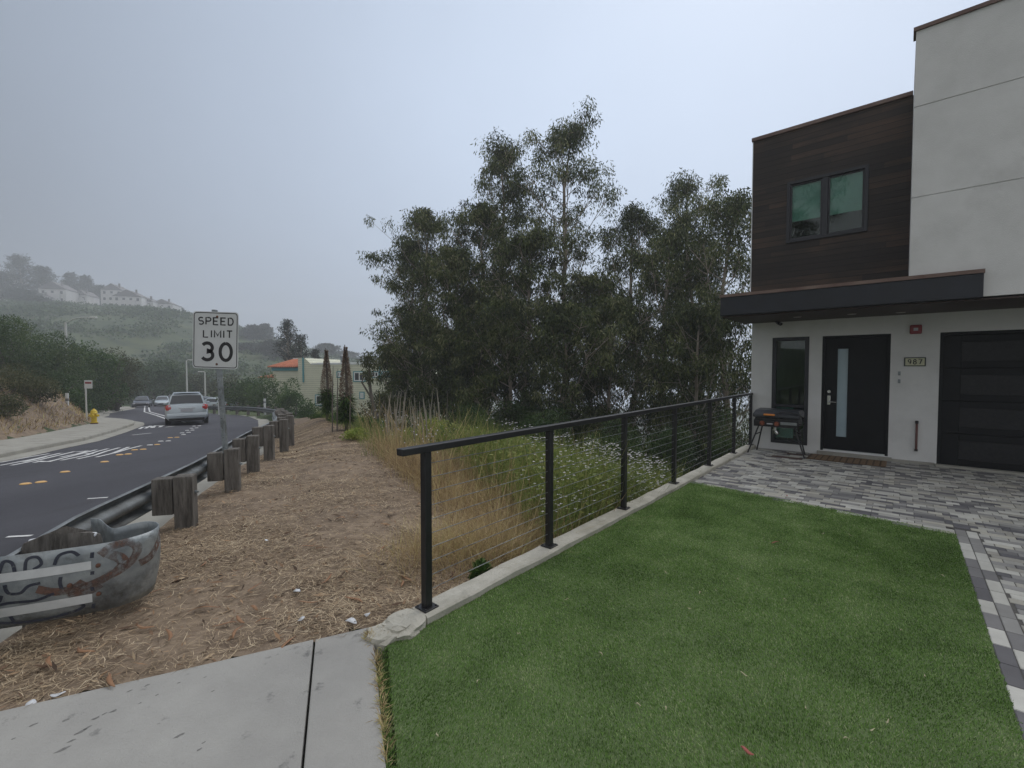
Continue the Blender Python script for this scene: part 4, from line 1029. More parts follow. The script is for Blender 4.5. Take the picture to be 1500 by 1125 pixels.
def lamp(px, ytop, Y, armpx, label):
    t = at(px, ytop, Y); z = th(t.x, Y)
    l = empty('street_lamp', (t.x, Y, z), 0, label, 'street lamp', 'street lamps along the road')
    h = t.z-z; mb = MB(); mb.tube([(0, 0, -.2), (0, 0, .4), (0, 0, h)], [.13, .12, .07], 10); mb.build('pole', M['lamppost'], l, True)
    a = armpx/F*Y; mb = MB(); mb.tube([(0, 0, h-.05), (a*.35, 0, h+abs(a)*.14), (a*.7, 0, h+abs(a)*.2), (a, 0, h+abs(a)*.2)], [.05, .045, .04, .035], 8); mb.build('arm', M['lamppost'], l, True)
    mb = MB(); mb.loft([[(a+x0*1.0, y0*k, h+abs(a)*.2+z0) for x0, y0 in ((0, -.08), (.5*math.copysign(1, a), -.12), (.5*math.copysign(1, a), .12), (0, .08))] for z0, k in ((-.09, .8), (-.02, 1), (.05, .7))]); mb.build('lamp_head', M['lamppost'], l, bevel=.02)
lamp(96, 472, 36, 36, 'tall street lamp with a curved arm standing among the bushes on the left bank')
lamp(273, 528, 62, 5, 'slim grey street lamp pole rising behind the silver suv')
lamp(300, 545, 60, -4, 'shorter grey lamp pole just left of the speed limit sign post')

# ------------------------------------------------------------------ foliage
def quads(C_, D, S, l, w):
    l = l[:, None]; w = w[:, None]
    return np.stack([C_, C_+D*l*.45+S*w*.5, C_+D*l, C_+D*l*.45-S*w*.5], 1)
def unit(v): return v/np.maximum(np.linalg.norm(v, axis=1, keepdims=True), 1e-9)
def clump_leaves(rng, cen, rad, per, ln, wd, droop=.9):
    cen = np.repeat(cen, per, 0); rad = np.repeat(rad, per, 0); n = len(cen)
    off = unit(rng.normal(size=(n, 3)))*(rng.random(n)**.45)[:, None]*rad
    C_ = cen+off; D = unit(rng.normal(size=(n, 3))*(1-.45*droop)+np.array([0, 0, -1.3*droop])+unit(off)*.5)
    S = unit(np.cross(D, rng.normal(size=(n, 3))))
    l = rng.uniform(.7, 1.3, n)*ln; w = rng.uniform(.7, 1.3, n)*wd
    r = np.clip(.44+rng.normal(0, .19, n), 0, 1)
    return quads(C_, D, S, l, w), r
def gum(name, label, base, Hh, W, seed, low=.22, nb=40, per=62, lean=(0, 0), ln=.20, group='gum trees below the railing', top_gap=0., trunk_r=None, wf=None):
    rng = np.random.default_rng(seed); t = empty(name, base, 0, label, 'tree', group)
    fr = np.linspace(0, 1, 14); wig = np.cumsum(rng.normal(0, Hh*.006, (14, 2)), 0)
    tp = np.stack([wig[:, 0]+lean[0]*fr**1.5, wig[:, 1]+lean[1]*fr**1.5, fr*Hh*.97], -1)
    r0 = trunk_r or Hh*.0105
    mb = MB(); mb.tube(tp.tolist(), (r0*(1-fr)**.8+.02).tolist(), 8)
    cen, rad = [], []
    prof = wf or (lambda f: np.interp(f, [0, .2, .45, .75, .92, 1], [.7, .9, 1., .95, .66, .3]))
    for i in range(nb):
        f = low+(1-low)*((i+rng.random())/nb)**.9*.98; k = f*13; j = int(k); p0 = tp[j]+(tp[min(j+1, 13)]-tp[j])*(k-j)
        az = i*2.399+rng.normal(0, .5); L = W/2*float(prof(f))*rng.uniform(.5, 1.25)*1.2
        el = R(rng.uniform(25, 58)); el2 = el+R(18)
        d = np.array([math.cos(az)*math.cos(el), math.sin(az)*math.cos(el), math.sin(el)]); d2 = np.array([math.cos(az)*math.cos(el2), math.sin(az)*math.cos(el2), math.sin(el2)])
        L = min(L, max(.7, (Hh-.9-p0[2])/max(.3, math.sin(el2))*1.05))
        P = [p0, p0+d*L*.4, p0+d*L*.4+d2*L*.35, p0+d*L*.4+d2*L*.62+np.array([0, 0, -.02*L])]
        rb = max(.018, r0*.34*(1-f)+.012)
        mb.tube([tuple(q) for q in P], [rb, rb*.7, rb*.45, .01], 5)
        nc = int(rng.integers(4, 8))
        for q in range(nc):
            s = rng.uniform(.45, 1.08); c = P[1]+(P[3]-P[1])*s+rng.normal(0, .13*L+.12, 3)*np.array([1, 1, .8])
            rr_ = rng.uniform(.26, .60)*(.75+.02*Hh); c[2] = min(c[2], Hh-rr_*1.25-.1); cen.append(c)
            rad.append([rr_, rr_, rr_*rng.uniform(.7, 1.15)])
            mb.tube([tuple(P[1]+(P[3]-P[1])*max(0, s-.35)), tuple(c)], [.018, .006], 4, cap=False)
    for q in range(4): cen.append(tp[-1]+rng.normal(0, .25, 3)+np.array([0, 0, -.5-.4*q])); rad.append([.42, .42, .55])
    mb.build('trunk', M['bark'], t, True)
    V, r = clump_leaves(rng, np.array(cen), np.array(rad), int(per*1.45), ln, ln*.27, .95); r = np.clip(r+np.repeat(rng.normal(0, .13, len(cen)), int(per*1.45)), 0, 1)
    npmesh('crown', V, M['euc'], t, r); return t
GT = [ # px_top, py_top, Y, width m, low, branches, label words
 (830, 166, 26, 6.6, .30, 54, 54, 'tallest gum tree, open wispy top, in the middle of the grove'),
 (745, 201, 27.5, 5.0, .32, 44, 58, 'second tallest gum with a thin crown just left of the tallest'),
 (705, 288, 25, 4.6, .22, 42, 60, 'bushy topped gum between the thin gum and the rounded left one'),
 (636, 306, 28, 4.8, .25, 40, 55, 'rounded gum at the upper left of the grove'),
 (590, 350, 28.5, 4.4, .22, 40, 48, 'leftmost tall gum, leaning outwards over the pale green house'),
 (668, 360, 24, 4.2, .16, 44, 60, 'dark gum standing in front of the rounded left gum'),
 (775, 330, 23.5, 4.8, .18, 46, 60, 'dense gum in front of the tallest one'),
 (870, 395, 24, 4.2, .16, 46, 56, 'lower gum filling the gap right of the tallest gum'),
 (930, 285, 26, 6.2, .18, 50, 64, 'broad dense gum right of the gap, reddish brown top'),
 (1003, 243, 27, 6.6, .22, 50, 60, 'high domed gum at the top of the right hand group'),
 (975, 330, 23, 4.6, .14, 48, 62, 'dense dark gum before the domed one'),
 (1045, 292, 24, 5.0, .14, 44, 56, 'slender gum near the canopy end of the house'),
 (1100, 268, 21, 5.4, .16, 50, 56, 'gum partly hidden behind the dark boarded house corner'),
 (735, 430, 22, 4.6, .10, 44, 58, 'short dark gum low in the centre left of the grove'),
 (905, 430, 22, 4.6, .10, 46, 58, 'short dark gum low in the centre right of the grove'),
 (1030, 440, 20, 4.2, .10, 44, 54, 'short gum behind the railing near the house wall'),
 (820, 440, 21, 4.4, .10, 44, 56, 'short dark gum below the tallest tree trunk'),
 (690, 470, 23, 2.6, .08, 34, 90, 'dark ivy covered trunk at the left foot of the grove'),
 (655, 480, 24, 2.4, .08, 32, 90, 'narrow ivy covered trunk, left of the other ivy covered one'),
 (622, 455, 26, 4.6, .10, 40, 52, 'short gum beside the dead grey stalks'),
 (580, 500, 27, 3.6, .10, 34, 44, 'small gum in front of the right end of the pale green house'),
]
for i, (px, py, Y, W, low, nb, per, lb) in enumerate(GT):
    t = at(px, py, Y); z = th(t.x, Y); bx = t.x+random.uniform(-.6, .6)
    gum('gum_tree', lb, (bx, Y, z), t.z-z+.15, W, 100+i, low, nb, per, lean=(t.x-bx, 0))

for i, (x, y, hh) in enumerate(((-15.5, -7.5, 19), (-21, -11, 22))):
    gum('gum_tree', ('gum tree across the road behind the photographer, mirrored in the windows, nearer one', 'gum tree across the road behind the photographer, mirrored in the windows, farther one')[i], (x, y, th(x, y)), hh, 7.5, 900+i, .15, 44, 50, group='gum trees across the road')
def shrub(name, label, px, ytop, Y, wpx, m, seed, depth=1.0, leaf=None, n=None, group=None, base=None, cat='shrub', dens=1.):
    rng = np.random.default_rng(seed); t = at(px, ytop, Y); z = th(t.x, Y) if base is None else base
    hh = max(t.z-z, .12); w = wpx/F*Y/2; e = empty(name, (t.x, Y, z), 0, label, cat, group)
    leaf = leaf or max(.05, Y/F*1.5*1.9); nl = 26
    cen = []; rad = []
    for i in range(nl):
        a = rng.uniform(0, 2*np.pi); q = rng.random()**.5*.72; v = rng.random()
        zz = hh*(.12+.68*v); k = math.sqrt(max(.15, 1-((v-.35)/.8)**2))
        cen.append([math.cos(a)*q*w*k, math.sin(a)*q*w*depth*k, zz]); s = rng.uniform(.28, .46)
        rad.append([w*s, w*s*depth, min(hh*.24, w*s)*rng.uniform(.8, 1.2)])
    cen.append([0, 0, hh*.84]); rad.append([w*.4, w*.4, hh*.16])
    cen, rad = np.array(cen), np.array(rad)
    area = 4*(w*2*hh)/(leaf*leaf*.45); per = int(max(60, min(900, area*1.25*dens/nl)))
    cc = np.repeat(cen, per, 0); rd = np.repeat(rad, per, 0); N_ = len(cc)
    u = unit(rng.normal(size=(N_, 3))); rr_ = rng.uniform(.62, 1.06, N_)[:, None]
    C_ = cc+u*rd*rr_; D = unit(u*.8+rng.normal(size=(N_, 3))*.7); S = unit(np.cross(D, rng.normal(size=(N_, 3))))
    C_[:, 2] = np.maximum(C_[:, 2], .03)
    V = quads(C_, D, S, rng.uniform(.6, 1.3, N_)*leaf, rng.uniform(.35, .7, N_)*leaf)
    lump = np.repeat(rng.uniform(-.26, .26, len(cen)), per)
    r = np.clip(.48+rng.uniform(-.1, .1)+lump+rng.normal(0, .15, N_), 0, 1)
    npmesh('crown', V, M[m], e, r)
    mb = MB()
    for i in range(6):
        c = cen[i]; mb.tube([(0, 0, -.2), (c[0]*.5, c[1]*.5, c[2]*.6), tuple(c)], [.03*hh, .018*hh, .006*hh], 5)
    mb.build('stem', M['twig'], e, True); return e
SH = [
 ('dark rounded shrub at the left edge high on the bank', 8, 462, 30, 120, 'shrubg'),
 ('big dark green shrub behind the tall curved street lamp', 75, 484, 33, 100, 'shrubg'),
 ('leafy shrub right of the tall curved street lamp', 128, 500, 38, 90, 'shrubb'),
 ('yellowish green shrub on the bank above the small sign', 165, 508, 44, 80, 'shrubo'),
 ('dark shrub overhanging the dry bank beyond the hydrant', 150, 538, 44, 76, 'shrubg'),
 ('olive bush at the left picture edge above the pavement', 8, 532, 19, 120, 'shrubo'),
 ('olive bush leaning down the dry bank, second from the left edge', 48, 552, 20.5, 62, 'shrubo'),
 ('round dark bush right behind the yellow hydrant', 112, 571, 29, 34, 'shrubb'),
 ('dark bush shading the marker post on the left bank', 84, 545, 29, 64, 'shrubg'),
 ('bushy shrub behind the small sign on the far pavement', 200, 535, 84, 80, 'shrubg'),
 ('broad dark shrub behind the parked cars', 232, 528, 74, 90, 'shrubg'),
 ('pale olive shrub behind the parked cars, left of the lamp pole', 262, 545, 80, 60, 'shrubo'),
 ('olive shrub between the two far lamp poles', 292, 548, 78, 60, 'shrubo'),
 ('grey green shrub behind the speed limit post', 335, 548, 64, 70, 'shrubo'),
 ('low green bush on the left bank at the picture edge', 0, 575, 16.5, 60, 'shrubo'),
]
for i, (lb, px, yt, Y, w, m) in enumerate(SH): shrub('bush', lb, px, yt, Y, w, m, 300+i, group='bushes on the left bank')
SH2 = [
 ('leafy green bush beyond the bend of the guardrail', 352, 556, 46, 66, 'shrubg', -4.4),
 ('bright green bush in front of the orange tiled roof', 392, 545, 44, 66, 'shrubb', -4.6),
 ('green bush right of the orange roof bush, before the siding', 428, 553, 40, 56, 'shrubb', -4.6),
 ('tall dark green bush left of the orange tiled roof', 368, 550, 49, 60, 'shrubg', -4.6),
 ('low bright bush at the end of the dry path', 448, 584, 30, 56, 'shrubb', -3.4),
 ('yellow green shrub behind the railing end', 636, 612, 11.5, 62, 'lime', None),
 ('small yellow green shrub in the weeds left of the railing', 600, 628, 12, 40, 'lime', None),
 ('dark bush at the foot of the two seed spires', 560, 575, 20, 70, 'shrubo', None),
 ('dark undergrowth bush below the ivy trunks', 690, 590, 17, 90, 'shrubg', None),
 ('dark undergrowth bush behind the middle railing bay', 800, 600, 16, 110, 'shrubg', None),
 ('dark undergrowth bush behind the third railing post', 900, 610, 14.5, 100, 'shrubg', None),
 ('dark undergrowth bush behind the railing near the house', 985, 620, 14.5, 100, 'shrubg', None),
 ('dark bush in the undergrowth below the tallest gum, left of the railing middle', 765, 585, 21, 120, 'shrubg', None),
 ('dark bush in the undergrowth behind the second railing bay', 870, 580, 22, 120, 'shrubg', None),
 ('dark bush in the undergrowth behind the fifth railing post', 1010, 590, 19, 100, 'shrubg', None),
 ('undergrowth bush touching the house corner', 1065, 600, 14, 70, 'shrubg', None),
 ('low yellow green bush at the edge of the dry path', 522, 628, 11, 46, 'lime', None),
 ('rounded green bush behind the low yellow green one', 545, 612, 13.5, 50, 'shrubb', None),
 ('olive bush among the dead grey stalks', 585, 618, 13.5, 50, 'shrubo', None),
 ('green bush at the right end of the dead grey stalks', 612, 604, 15, 56, 'shrubb', None),
 ('yellow green bush nearest the railing end', 672, 628, 10, 50, 'lime', None),
 ('small green bush at the foot of the right seed spire', 498, 606, 15, 38, 'shrubb', None),
 ('tiny green weed plant growing at the outer kerb edge in the first bay', 704, 824, 3.75, 26, 'shrubb', None),
 ('light green plant beside the third kerb post', 975, 682, 8.2, 34, 'shrubb', None),
 ('bright green bush between the seed spires and the path', 470, 612, 17, 44, 'shrubb', None),
]
for i, (lb, px, yt, Y, w, m, bz) in enumerate(SH2): shrub('bush', lb, px, yt, Y, w, m, 400+i, base=bz, group='bushes below the verge')

# background pines
def pine(label, px, ytop, Y, wpx, seed, low=.35, flat=False, m='pine', name='pine_tree', leaf=None):
    rng = np.random.default_rng(seed); t = at(px, ytop, Y); z = th(t.x, Y); hh = max(3., t.z-z); w = wpx/F*Y/2
    e = empty(name, (t.x, Y, z), 0, label, 'tree', 'distant trees'); mb = MB()
    mb.tube([(0, 0, -.5), (w*.06, 0, hh*.5), (0, 0, hh*.93)], [hh*.03, hh*.018, hh*.005], 7)
    cen, rad = [], []
    nb = 22
    for i in range(nb):
        f = low+(1-low)*(i+.5)/nb; az = i*2.4; prof = (math.sin(math.pi*min(1, (f-low)/(1-low)*.75+.22)))
        L = w*prof*rng.uniform(.6, 1.05); c = np.array([math.cos(az)*L*.75, math.sin(az)*L*.75, hh*f+L*.12])
        mb.tube([(0, 0, hh*f*.92), tuple(c)], [hh*.007, hh*.002], 4)
        cen.append(c); rad.append([w*.34, w*.34, min(hh*.07, w*.2)])
        cen.append(c*np.array([.45, .45, 1])); rad.append([w*.3, w*.3, min(hh*.06, w*.18)])
    cen.append([0, 0, hh*.95]); rad.append([w*.28, w*.28, hh*.05])
    mb.build('trunk', M['bark'], e, True)
    leaf = leaf or Y/F*1.5*2.1
    V, r = clump_leaves(rng, np.array(cen), np.array(rad), 85 if not flat else 55, leaf, leaf*.4, .1)
    npmesh('crown', V, M[m], e, r); return e
pine('umbrella shaped pine with see through crown behind the orange roof', 421, 470, 68, 42, 501, .62, True)
pine('dense dark cypress right beside the umbrella shaped pine', 440, 492, 66, 46, 502, .25)
pine('dark tree at the right foot of the dense cypress', 462, 512, 70, 30, 503, .2)
TR = [('dark misty tree on the ridge right of the speed limit sign', 372, 478, 120, 46), ('misty round tree left of the umbrella pine', 388, 476, 130, 30), ('faint misty tree on the far ridge right of the cypress', 478, 505, 130, 46),
      ('dim tree low on the slope beside the speed limit sign', 365, 512, 95, 60), ('dim tree on the slope left of the umbrella pine', 400, 500, 90, 60), ('pale misty tree farthest right on the ridge', 505, 516, 150, 44), ('pale misty tree left of the gum grove', 540, 524, 150, 50),
      ('largest foggy tree at the top left of the ridge', 28, 376, 150, 62), ('foggy spreading tree right of the largest one', 62, 392, 150, 50), ('foggy tree at the left picture edge below the ridge top', 0, 400, 140, 44), ('foggy tree between the hill houses', 103, 402, 165, 34), ('foggy tree right above the leftmost hill house', 125, 406, 168, 34),
      ('foggy tree beside the middle hill house', 146, 420, 165, 26), ('foggy dark tree below the left hill houses', 25, 425, 130, 60), ('faint tree at the right end of the hill houses', 262, 452, 180, 24), ('faint tree just above the speed limit sign', 290, 462, 185, 30), ('dim tree below the leftmost hill house', 50, 440, 125, 50)]
for i, (lb, px, yt, Y, w) in enumerate(TR): pine(lb, px, yt, Y*1.8, w, 520+i, .12, False, 'pine', 'hill_tree')

# hill houses
HH = [(76, 412, 455, 32, 150), (117, 424, 455, 15, 158), (163, 415, 452, 26, 160), (186, 424, 463, 34, 150), (211, 434, 463, 22, 155), (237, 438, 465, 26, 160), (4, 398, 432, 14, 150), (137, 418, 448, 18, 175), (55, 428, 450, 18, 145)]
HL = ['white three storey hill house nearest the largest foggy tree', 'narrow pale hill house second from the left', 'tall foggy hill house with a steep roof in the middle', 'white balconied hill house, widest of the row', 'pale gabled hill house right of the widest', 'last pale hill house at the right end of the row', 'faint house at the left picture edge on the ridge', 'faint house standing behind the middle of the row', 'low white house in the trees at the left of the row']
for i, ((px, yt, yb, w, Y), lb) in enumerate(zip(HH, HL)):
    Y *= 1.75; t = at(px, yt, Y); b = at(px, yb, Y); ww = w/F*Y; hh = t.z-b.z; zg = min(th(t.x, Y), b.z)-1.5
    e = empty('hill_house', (t.x, Y, b.z), .3, lb, 'house', 'houses on the foggy ridge'); rr = random.Random(i)
    eh = hh*.74; mb = MB(); mb.box(-ww/2, ww/2, 0, 14, zg-b.z, eh); mb.box(-ww*.15, ww*.3, -1.2, -.02, zg-b.z, eh*.8); mb.build('wall', M['hwall'], e)
    mb = MB(); mb.add([(-ww/2-.3, -.5, eh), (ww/2+.3, -.5, eh), (ww/2+.3, 14.5, eh), (-ww/2-.3, 14.5, eh), (0, -.5, hh), (0, 14.5, hh)], [(0, 1, 4), (2, 3, 5), (1, 2, 5, 4), (3, 0, 4, 5), (3, 2, 1, 0)])
    rf = mb.build('roof', M['hroof'], e); mb = MB(); mb.box(ww*.2, ww*.2+.8, 3, 3.8, eh, hh+.6); mb.build('chimney', M['hroof'], rf)
    nx = max(2, int(ww/3.2)); nz = max(2, int(eh/3.4))
    for a in range(nx):
        for c in range(nz):
            x = -ww/2+ww*(a+.5)/nx; z = eh*(c+.55)/nz; y = -1.205 if -ww*.15-.4 < x < ww*.3+.4 and z < eh*.7 else -.005
            mb = MB(); mb.box(x-.6, x+.6, y-.05, y, z-.8, z+.8); f = mb.build('window', M['dglass'], e)

# pale green house with orange tiles
def green_house():
    Y = 52; P = lambda px, py: at(px, py, Y)
    x0 = P(437, 560).x; g = empty('siding_house', (x0, Y, -4), -.04, 'pale green lap sided house with an orange tiled roof end below the road', 'house')
    X = lambda px: P(px, 560).x-x0
    Z = lambda py: P(500, py).z+4
    wl = X(640); mb = MB()
    # wall outline with the raised left parapet
    out = [(0, Z(680)), (0, Z(524)), (X(447), Z(524.5)), (X(456), Z(533)), (wl, Z(534)), (wl, Z(680))]
    mb.loft([[(x, 0, z) for x, z in out], [(x, 11, z) for x, z in out]]); mb.build('wall', M['siding'], g)
    mb = MB(); mb.box(X(457), wl+.1, -.06, 11, Z(534)+.0, Z(532)); mb.box(X(456), wl, 1.5, 9, Z(531.9), Z(530.8)); mb.build('roof', M['whitefr'], g)
    mb = MB(); mb.box(X(395), -.02, .6, 7, Z(680), Z(543)); mb.build('side_wing', M['siding'], g)
    mb = MB(); mb.box(X(394), .02, .45, 7.2, Z(543), Z(538)); mb.build('fascia', M['teal'], g)
    mb = MB(); a, b, c, d = X(394)-.3, .0, X(410), -.3
    mb.add([(a, .2, Z(538)), (b, .2, Z(538)), (b, 7.4, Z(538)), (a, 7.4, Z(538)), (c, 3.2, Z(526)), (d, 3.2, Z(526)), (d, 4.2, Z(526)), (c, 4.2, Z(526))],
           [(0, 1, 5, 4), (1, 2, 6, 5), (2, 3, 7, 6), (3, 0, 4, 7), (4, 5, 6, 7)]); t = mb.build('tiled_roof', M['tile'], g)
    mb = MB(); mb.box(c-.1, d+.1, 3.1, 4.3, Z(526)+.01, Z(523.5)); mb.build('ridge_cap', M['whitefr'], t)
    mb = MB(); n = 18
    for i in range(n):
        u = i/(n-1); mb.tube([(a+(b-a)*u, .17, Z(538)+.05), (c+(d-c)*u, 3.17, Z(526)+.05)], .07, 6)
    mb.build('tile_ridges', M['tile'], t, True)
    mb = MB(); a = X(379); b = X(396)
    mb.add([(a, -.3, Z(552)), (b, -.3, Z(552)), (b, 4, Z(545)), (a+1.0, 4, Z(545)), (a, -.3, Z(553.5)), (b, -.3, Z(553.5)), (b, 4, Z(553.5)), (a+1, 4, Z(553.5))], [(0, 1, 2, 3), (4, 7, 6, 5), (0, 4, 5, 1), (0, 3, 7, 4), (1, 5, 6, 2), (2, 6, 7, 3)]); mb.build('porch_roof', M['tile'], g)
    mb = MB(); mb.box(a+.1, b-.05, -.1, 3.9, Z(680), Z(553.6)); mb.build('porch_wall', M['siding'], g)
    for (p0, p1, y0, y1) in ((495.5, 501.5, 545, 552), (520, 536, 545, 558), (546, 556, 545, 552), (562, 574, 545, 551), (463, 477, 579, 593), (529, 534, 575, 583), (560, 572, 578, 590)):
        mb = MB(); a, b, c, d = X(p0), X(p1), Z(y1), Z(y0); f = .11
        for q in ((a, a+f, c, d), (b-f, b, c, d), (a+f, b-f, c, c+f), (a+f, b-f, d-f, d), ((a+b)/2-f/2, (a+b)/2+f/2, c+f, d-f)): mb.box(q[0], q[1], -.08, -.002, q[2], q[3])
        w = mb.build('window', M['whitefr'], g)
        mb = MB(); mb.box(a+f, b-f, -.03, -.003, c+f, d-f); mb.build('pane', M['dglass'], w)
        mb = MB()
        for q in ((a-.1, a-.002, c-.1, d+.1), (b+.002, b+.1, c-.1, d+.1), (a, b, c-.1, c-.002), (a, b, d+.002, d+.1)): mb.box(q[0], q[1], -.06, -.002, q[2], q[3])
        mb.build('trim', M['teal'], w)
    for px, y0, y1 in ((445, 524, 560), (558.5, 534, 560)):
        mb = MB(); mb.tube([(X(px), -.08, Z(y1)), (X(px), -.08, Z(y0))], .09, 6); mb.build('downpipe', M['teal'], g, True)
    mb = MB(); mb.tube([(X(491), 2, Z(533)), (X(491), 2, Z(524))], .14, 8); mb.lathe([(.2, 0), (.22, .25), (.05, .4)], 10, (X(491), 2, Z(524))); mb.build('vent_pipe', M['galvd'], g, True)
green_house()

# echium spires, dead stalks
def spire(label, px, ytop, Y, seed, wide=.32):
    rng = np.random.default_rng(seed); t = at(px, ytop, Y); z = th(t.x, Y); hh = t.z-z
    e = empty('seed_spire_plant', (t.x, Y, z), 0, label, 'plant', 'tall seed spires'); mb = MB()
    mb.tube([(0, 0, -.1), (.03, 0, hh*.5), (-.02, 0, hh)], [.05, .045, .012], 7); mb.build('stem', M['twig'], e, True)
    n = 3600; f = rng.random(n); zz = hh*(.33+.64*f); rad = wide*.5*np.interp(f, [0, .25, .8, .93, 1], [.7, 1, .30, .10, .16])
    az = rng.uniform(0, 2*np.pi, n); q = rng.random(n)**.5; C_ = np.stack([np.cos(az)*rad*q, np.sin(az)*rad*q, zz], -1)
    D = unit(np.stack([np.cos(az), np.sin(az), rng.uniform(-.3, .8, n)], -1)); S = unit(np.cross(D, rng.normal(size=(n, 3))))
    npmesh('seed_head', quads(C_, D, S, np.full(n, .05), np.full(n, .02)), M['echium'], e)
    n = 700; f = rng.random(n); zz = hh*(.14+.28*f); az = rng.uniform(0, 2*np.pi, n); C_ = np.stack([np.cos(az)*.04, np.sin(az)*.04, zz], -1)
    D = unit(np.stack([np.cos(az), np.sin(az), rng.uniform(-1., .5, n)], -1)); S = unit(np.cross(D, np.array([[0, 0, 1.]])+rng.normal(0, .2, (n, 3))))
    npmesh('leaves', quads(C_, D, S, rng.uniform(.18, .42, n), np.full(n, .045)), M['shrubb'], e)
spire('brown seed spire, the left and slightly shorter of the tall pair', 478, 510, 15.5, 601, .40)
spire('brown seed spire, the right one of the tall pair', 506, 505, 12.8, 602, .36)
def stalk(px, ytop, ybase, Y, lean, label, r=.022, m='twig'):
    t = at(px, ytop, Y); z = min(at(px, ybase, Y).z, t.z-.5); z = min(z, t.z-.4); mb = MB(); hh = t.z-z
    mb.tube([(0, 0, -.3), (lean*.3, 0, hh*.5), (lean, 0, hh)], [r, r*.8, r*.25], 5)
    o = mb.build('dead_stalk', M[m], None, True); o.location = (t.x-lean, Y, z); return tag(o, label, 'stalk', 'dead grey stalks')
rr = random.Random(21)
for i in range(30):
    px = 566+i*2.6+rr.uniform(-2, 2); yt = 575+rr.uniform(-8, 26)
    stalk(px, yt, 640, rr.uniform(10.5, 13.5), rr.uniform(-.12, .12), 'thin dead grey stalk in the stand between the seed spires and the railing', rr.uniform(.016, .030), 'stalkg')
for px, yt, lb in ((656, 573, 'dead stalk standing alone right of the grey stand'), (674, 608, 'short thin stalk right above the railing end'), (488, 536, 'bare stalk just right of the left seed spire'), (495, 540, 'bare stalk just left of the right seed spire'), (514, 560, 'leafless stalk right of the right seed spire')):
    o = stalk(px, yt, 650, 12.5, .05, lb); del o['group']
def snag():
    Y = 16; b = at(551, 640, Y); e = empty('spindly_tree', (b.x, Y, b.z-.2), 0, 'spindly bent tree with a ragged brown tuft on top', 'tree'); mb = MB()
    q = lambda px, py: tuple(at(px, py, Y)-Vector((b.x, Y, b.z-.2)))
    mb.tube([q(556, 650), q(552, 615), q(545, 585), q(541, 560), q(541, 535)], [.09, .08, .06, .05, .02], 7); mb.tube([q(552, 615), q(562, 590), q(566, 575)], [.06, .04, .015], 6); mb.tube([q(545, 585), q(530, 560), q(533, 550)], [.04, .03, .01], 6)
    mb.build('trunk', M['twig'], e, True)
    rng = np.random.default_rng(9); cen = np.array([q(540, 520), q(543, 530), q(534, 528), q(548, 535), q(538, 545), q(566, 580), q(541, 555)]); rad = np.array([[.22, .22, .2]]*4+[[.15, .15, .25]]*3)
    V, r = clump_leaves(rng, cen, rad, 110, .14, .035, .8); npmesh('crown', V, M['shrubo'], e, r)
snag()

# ------------------------------------------------------------------ straw, dry grass, weeds, litter
def straw():
    n = 190000
    Y = 1.6+(RNG.random(n)**1.7)*15; x0 = np.interp(Y, *XR)+.95; x1 = np.interp(Y, *XV)+.9
    x1 = np.where(Y < 9, np.maximum(x1, -.05+(Y-3)*.25), x1)
    x = x0+(x1-x0)*RNG.random(n)
    a, b = toab(x, Y); s1 = (x+.907)*(-.73)-(Y-2.896)*(-1.59)
    keep = (a < -.07) & ~((s1 < -.0) & (Y < 3.0)) & (RNG.random(n) < np.clip(.6+.7*np.sin(x*2.3+Y*1.1)*np.sin(Y*1.9-x), .16, 1))
    x, Y = x[keep], Y[keep]; n = len(x); z = terrain(x, Y)+.026+RNG.random(n)*.024
    az = RNG.uniform(0, np.pi*2, n); ln = RNG.gamma(2.2, .028, n)+.02; w = RNG.uniform(.0012, .0034, n)*(1+.16*Y); up = RNG.normal(0, .12, n)
    D = unit(np.stack([np.cos(az), np.sin(az), up], -1)); S = unit(np.cross(D, np.array([[0, 0, 1.]])))
    c = np.stack([x, Y, z], -1); bend = S*(RNG.normal(0, .15, n)*ln)[:, None]
    V = np.stack([c-D*ln[:, None]/2-S*w[:, None]/2, c+bend-S*w[:, None]*.0, c+D*ln[:, None]/2, c+bend+S*w[:, None]], 1)
    r = np.clip(RNG.normal(.45, .27, n), 0, 1)
    o = npmesh('straw', V, M['straw'], None, r); tag(o, 'matted dry straw and pine litter covering the bare verge', 'straw', kind='stuff')
straw()
def tall(name, label, m, n, region, hr, wd, seed, mean=.45, lean=.35, segs=3):
    rng = np.random.default_rng(seed); x, Y = region(rng, n); n = len(x)
    z = terrain(x, Y)-.02; az = rng.uniform(0, 2*np.pi, n); h = rng.uniform(*hr, n)*(1+.3*np.sin(x*1.7)*np.sin(Y*1.3+1)); l = rng.uniform(.05, lean, n)*h
    w = wd*(1+.09*Y)*rng.uniform(.6, 1.4, n); out = []; base = np.stack([x, Y, z], -1); d = np.stack([np.cos(az), np.sin(az), np.zeros(n)], -1); fa = rng.uniform(0, 2*np.pi, n); S = np.stack([np.cos(fa), np.sin(fa), np.zeros(n)], -1)
    P = [base+d*(l*f**2)[:, None]+np.array([0, 0, 1.])*(h*f*(1-.12*f*l/np.maximum(h, .01)))[:, None] for f in np.linspace(0, 1, segs+1)]
    for k in range(segs):
        w0 = (w*(1-k/segs*.8))[:, None]/2; w1 = (w*(1-(k+1)/segs*.8))[:, None]/2
        out.append(np.stack([P[k]-S*w0, P[k]+S*w0, P[k+1]+S*w1, P[k+1]-S*w1], 1))
    r = np.clip(rng.normal(mean, .2, n), 0, 1)
    o = npmesh(name, np.concatenate(out), M[m], None, np.concatenate([r]*segs)); tag(o, label, name.replace('_', ' '), kind='stuff'); return P[-1]
def inhill(x, Y):
    a, b = toab(x, Y); return a < -.09
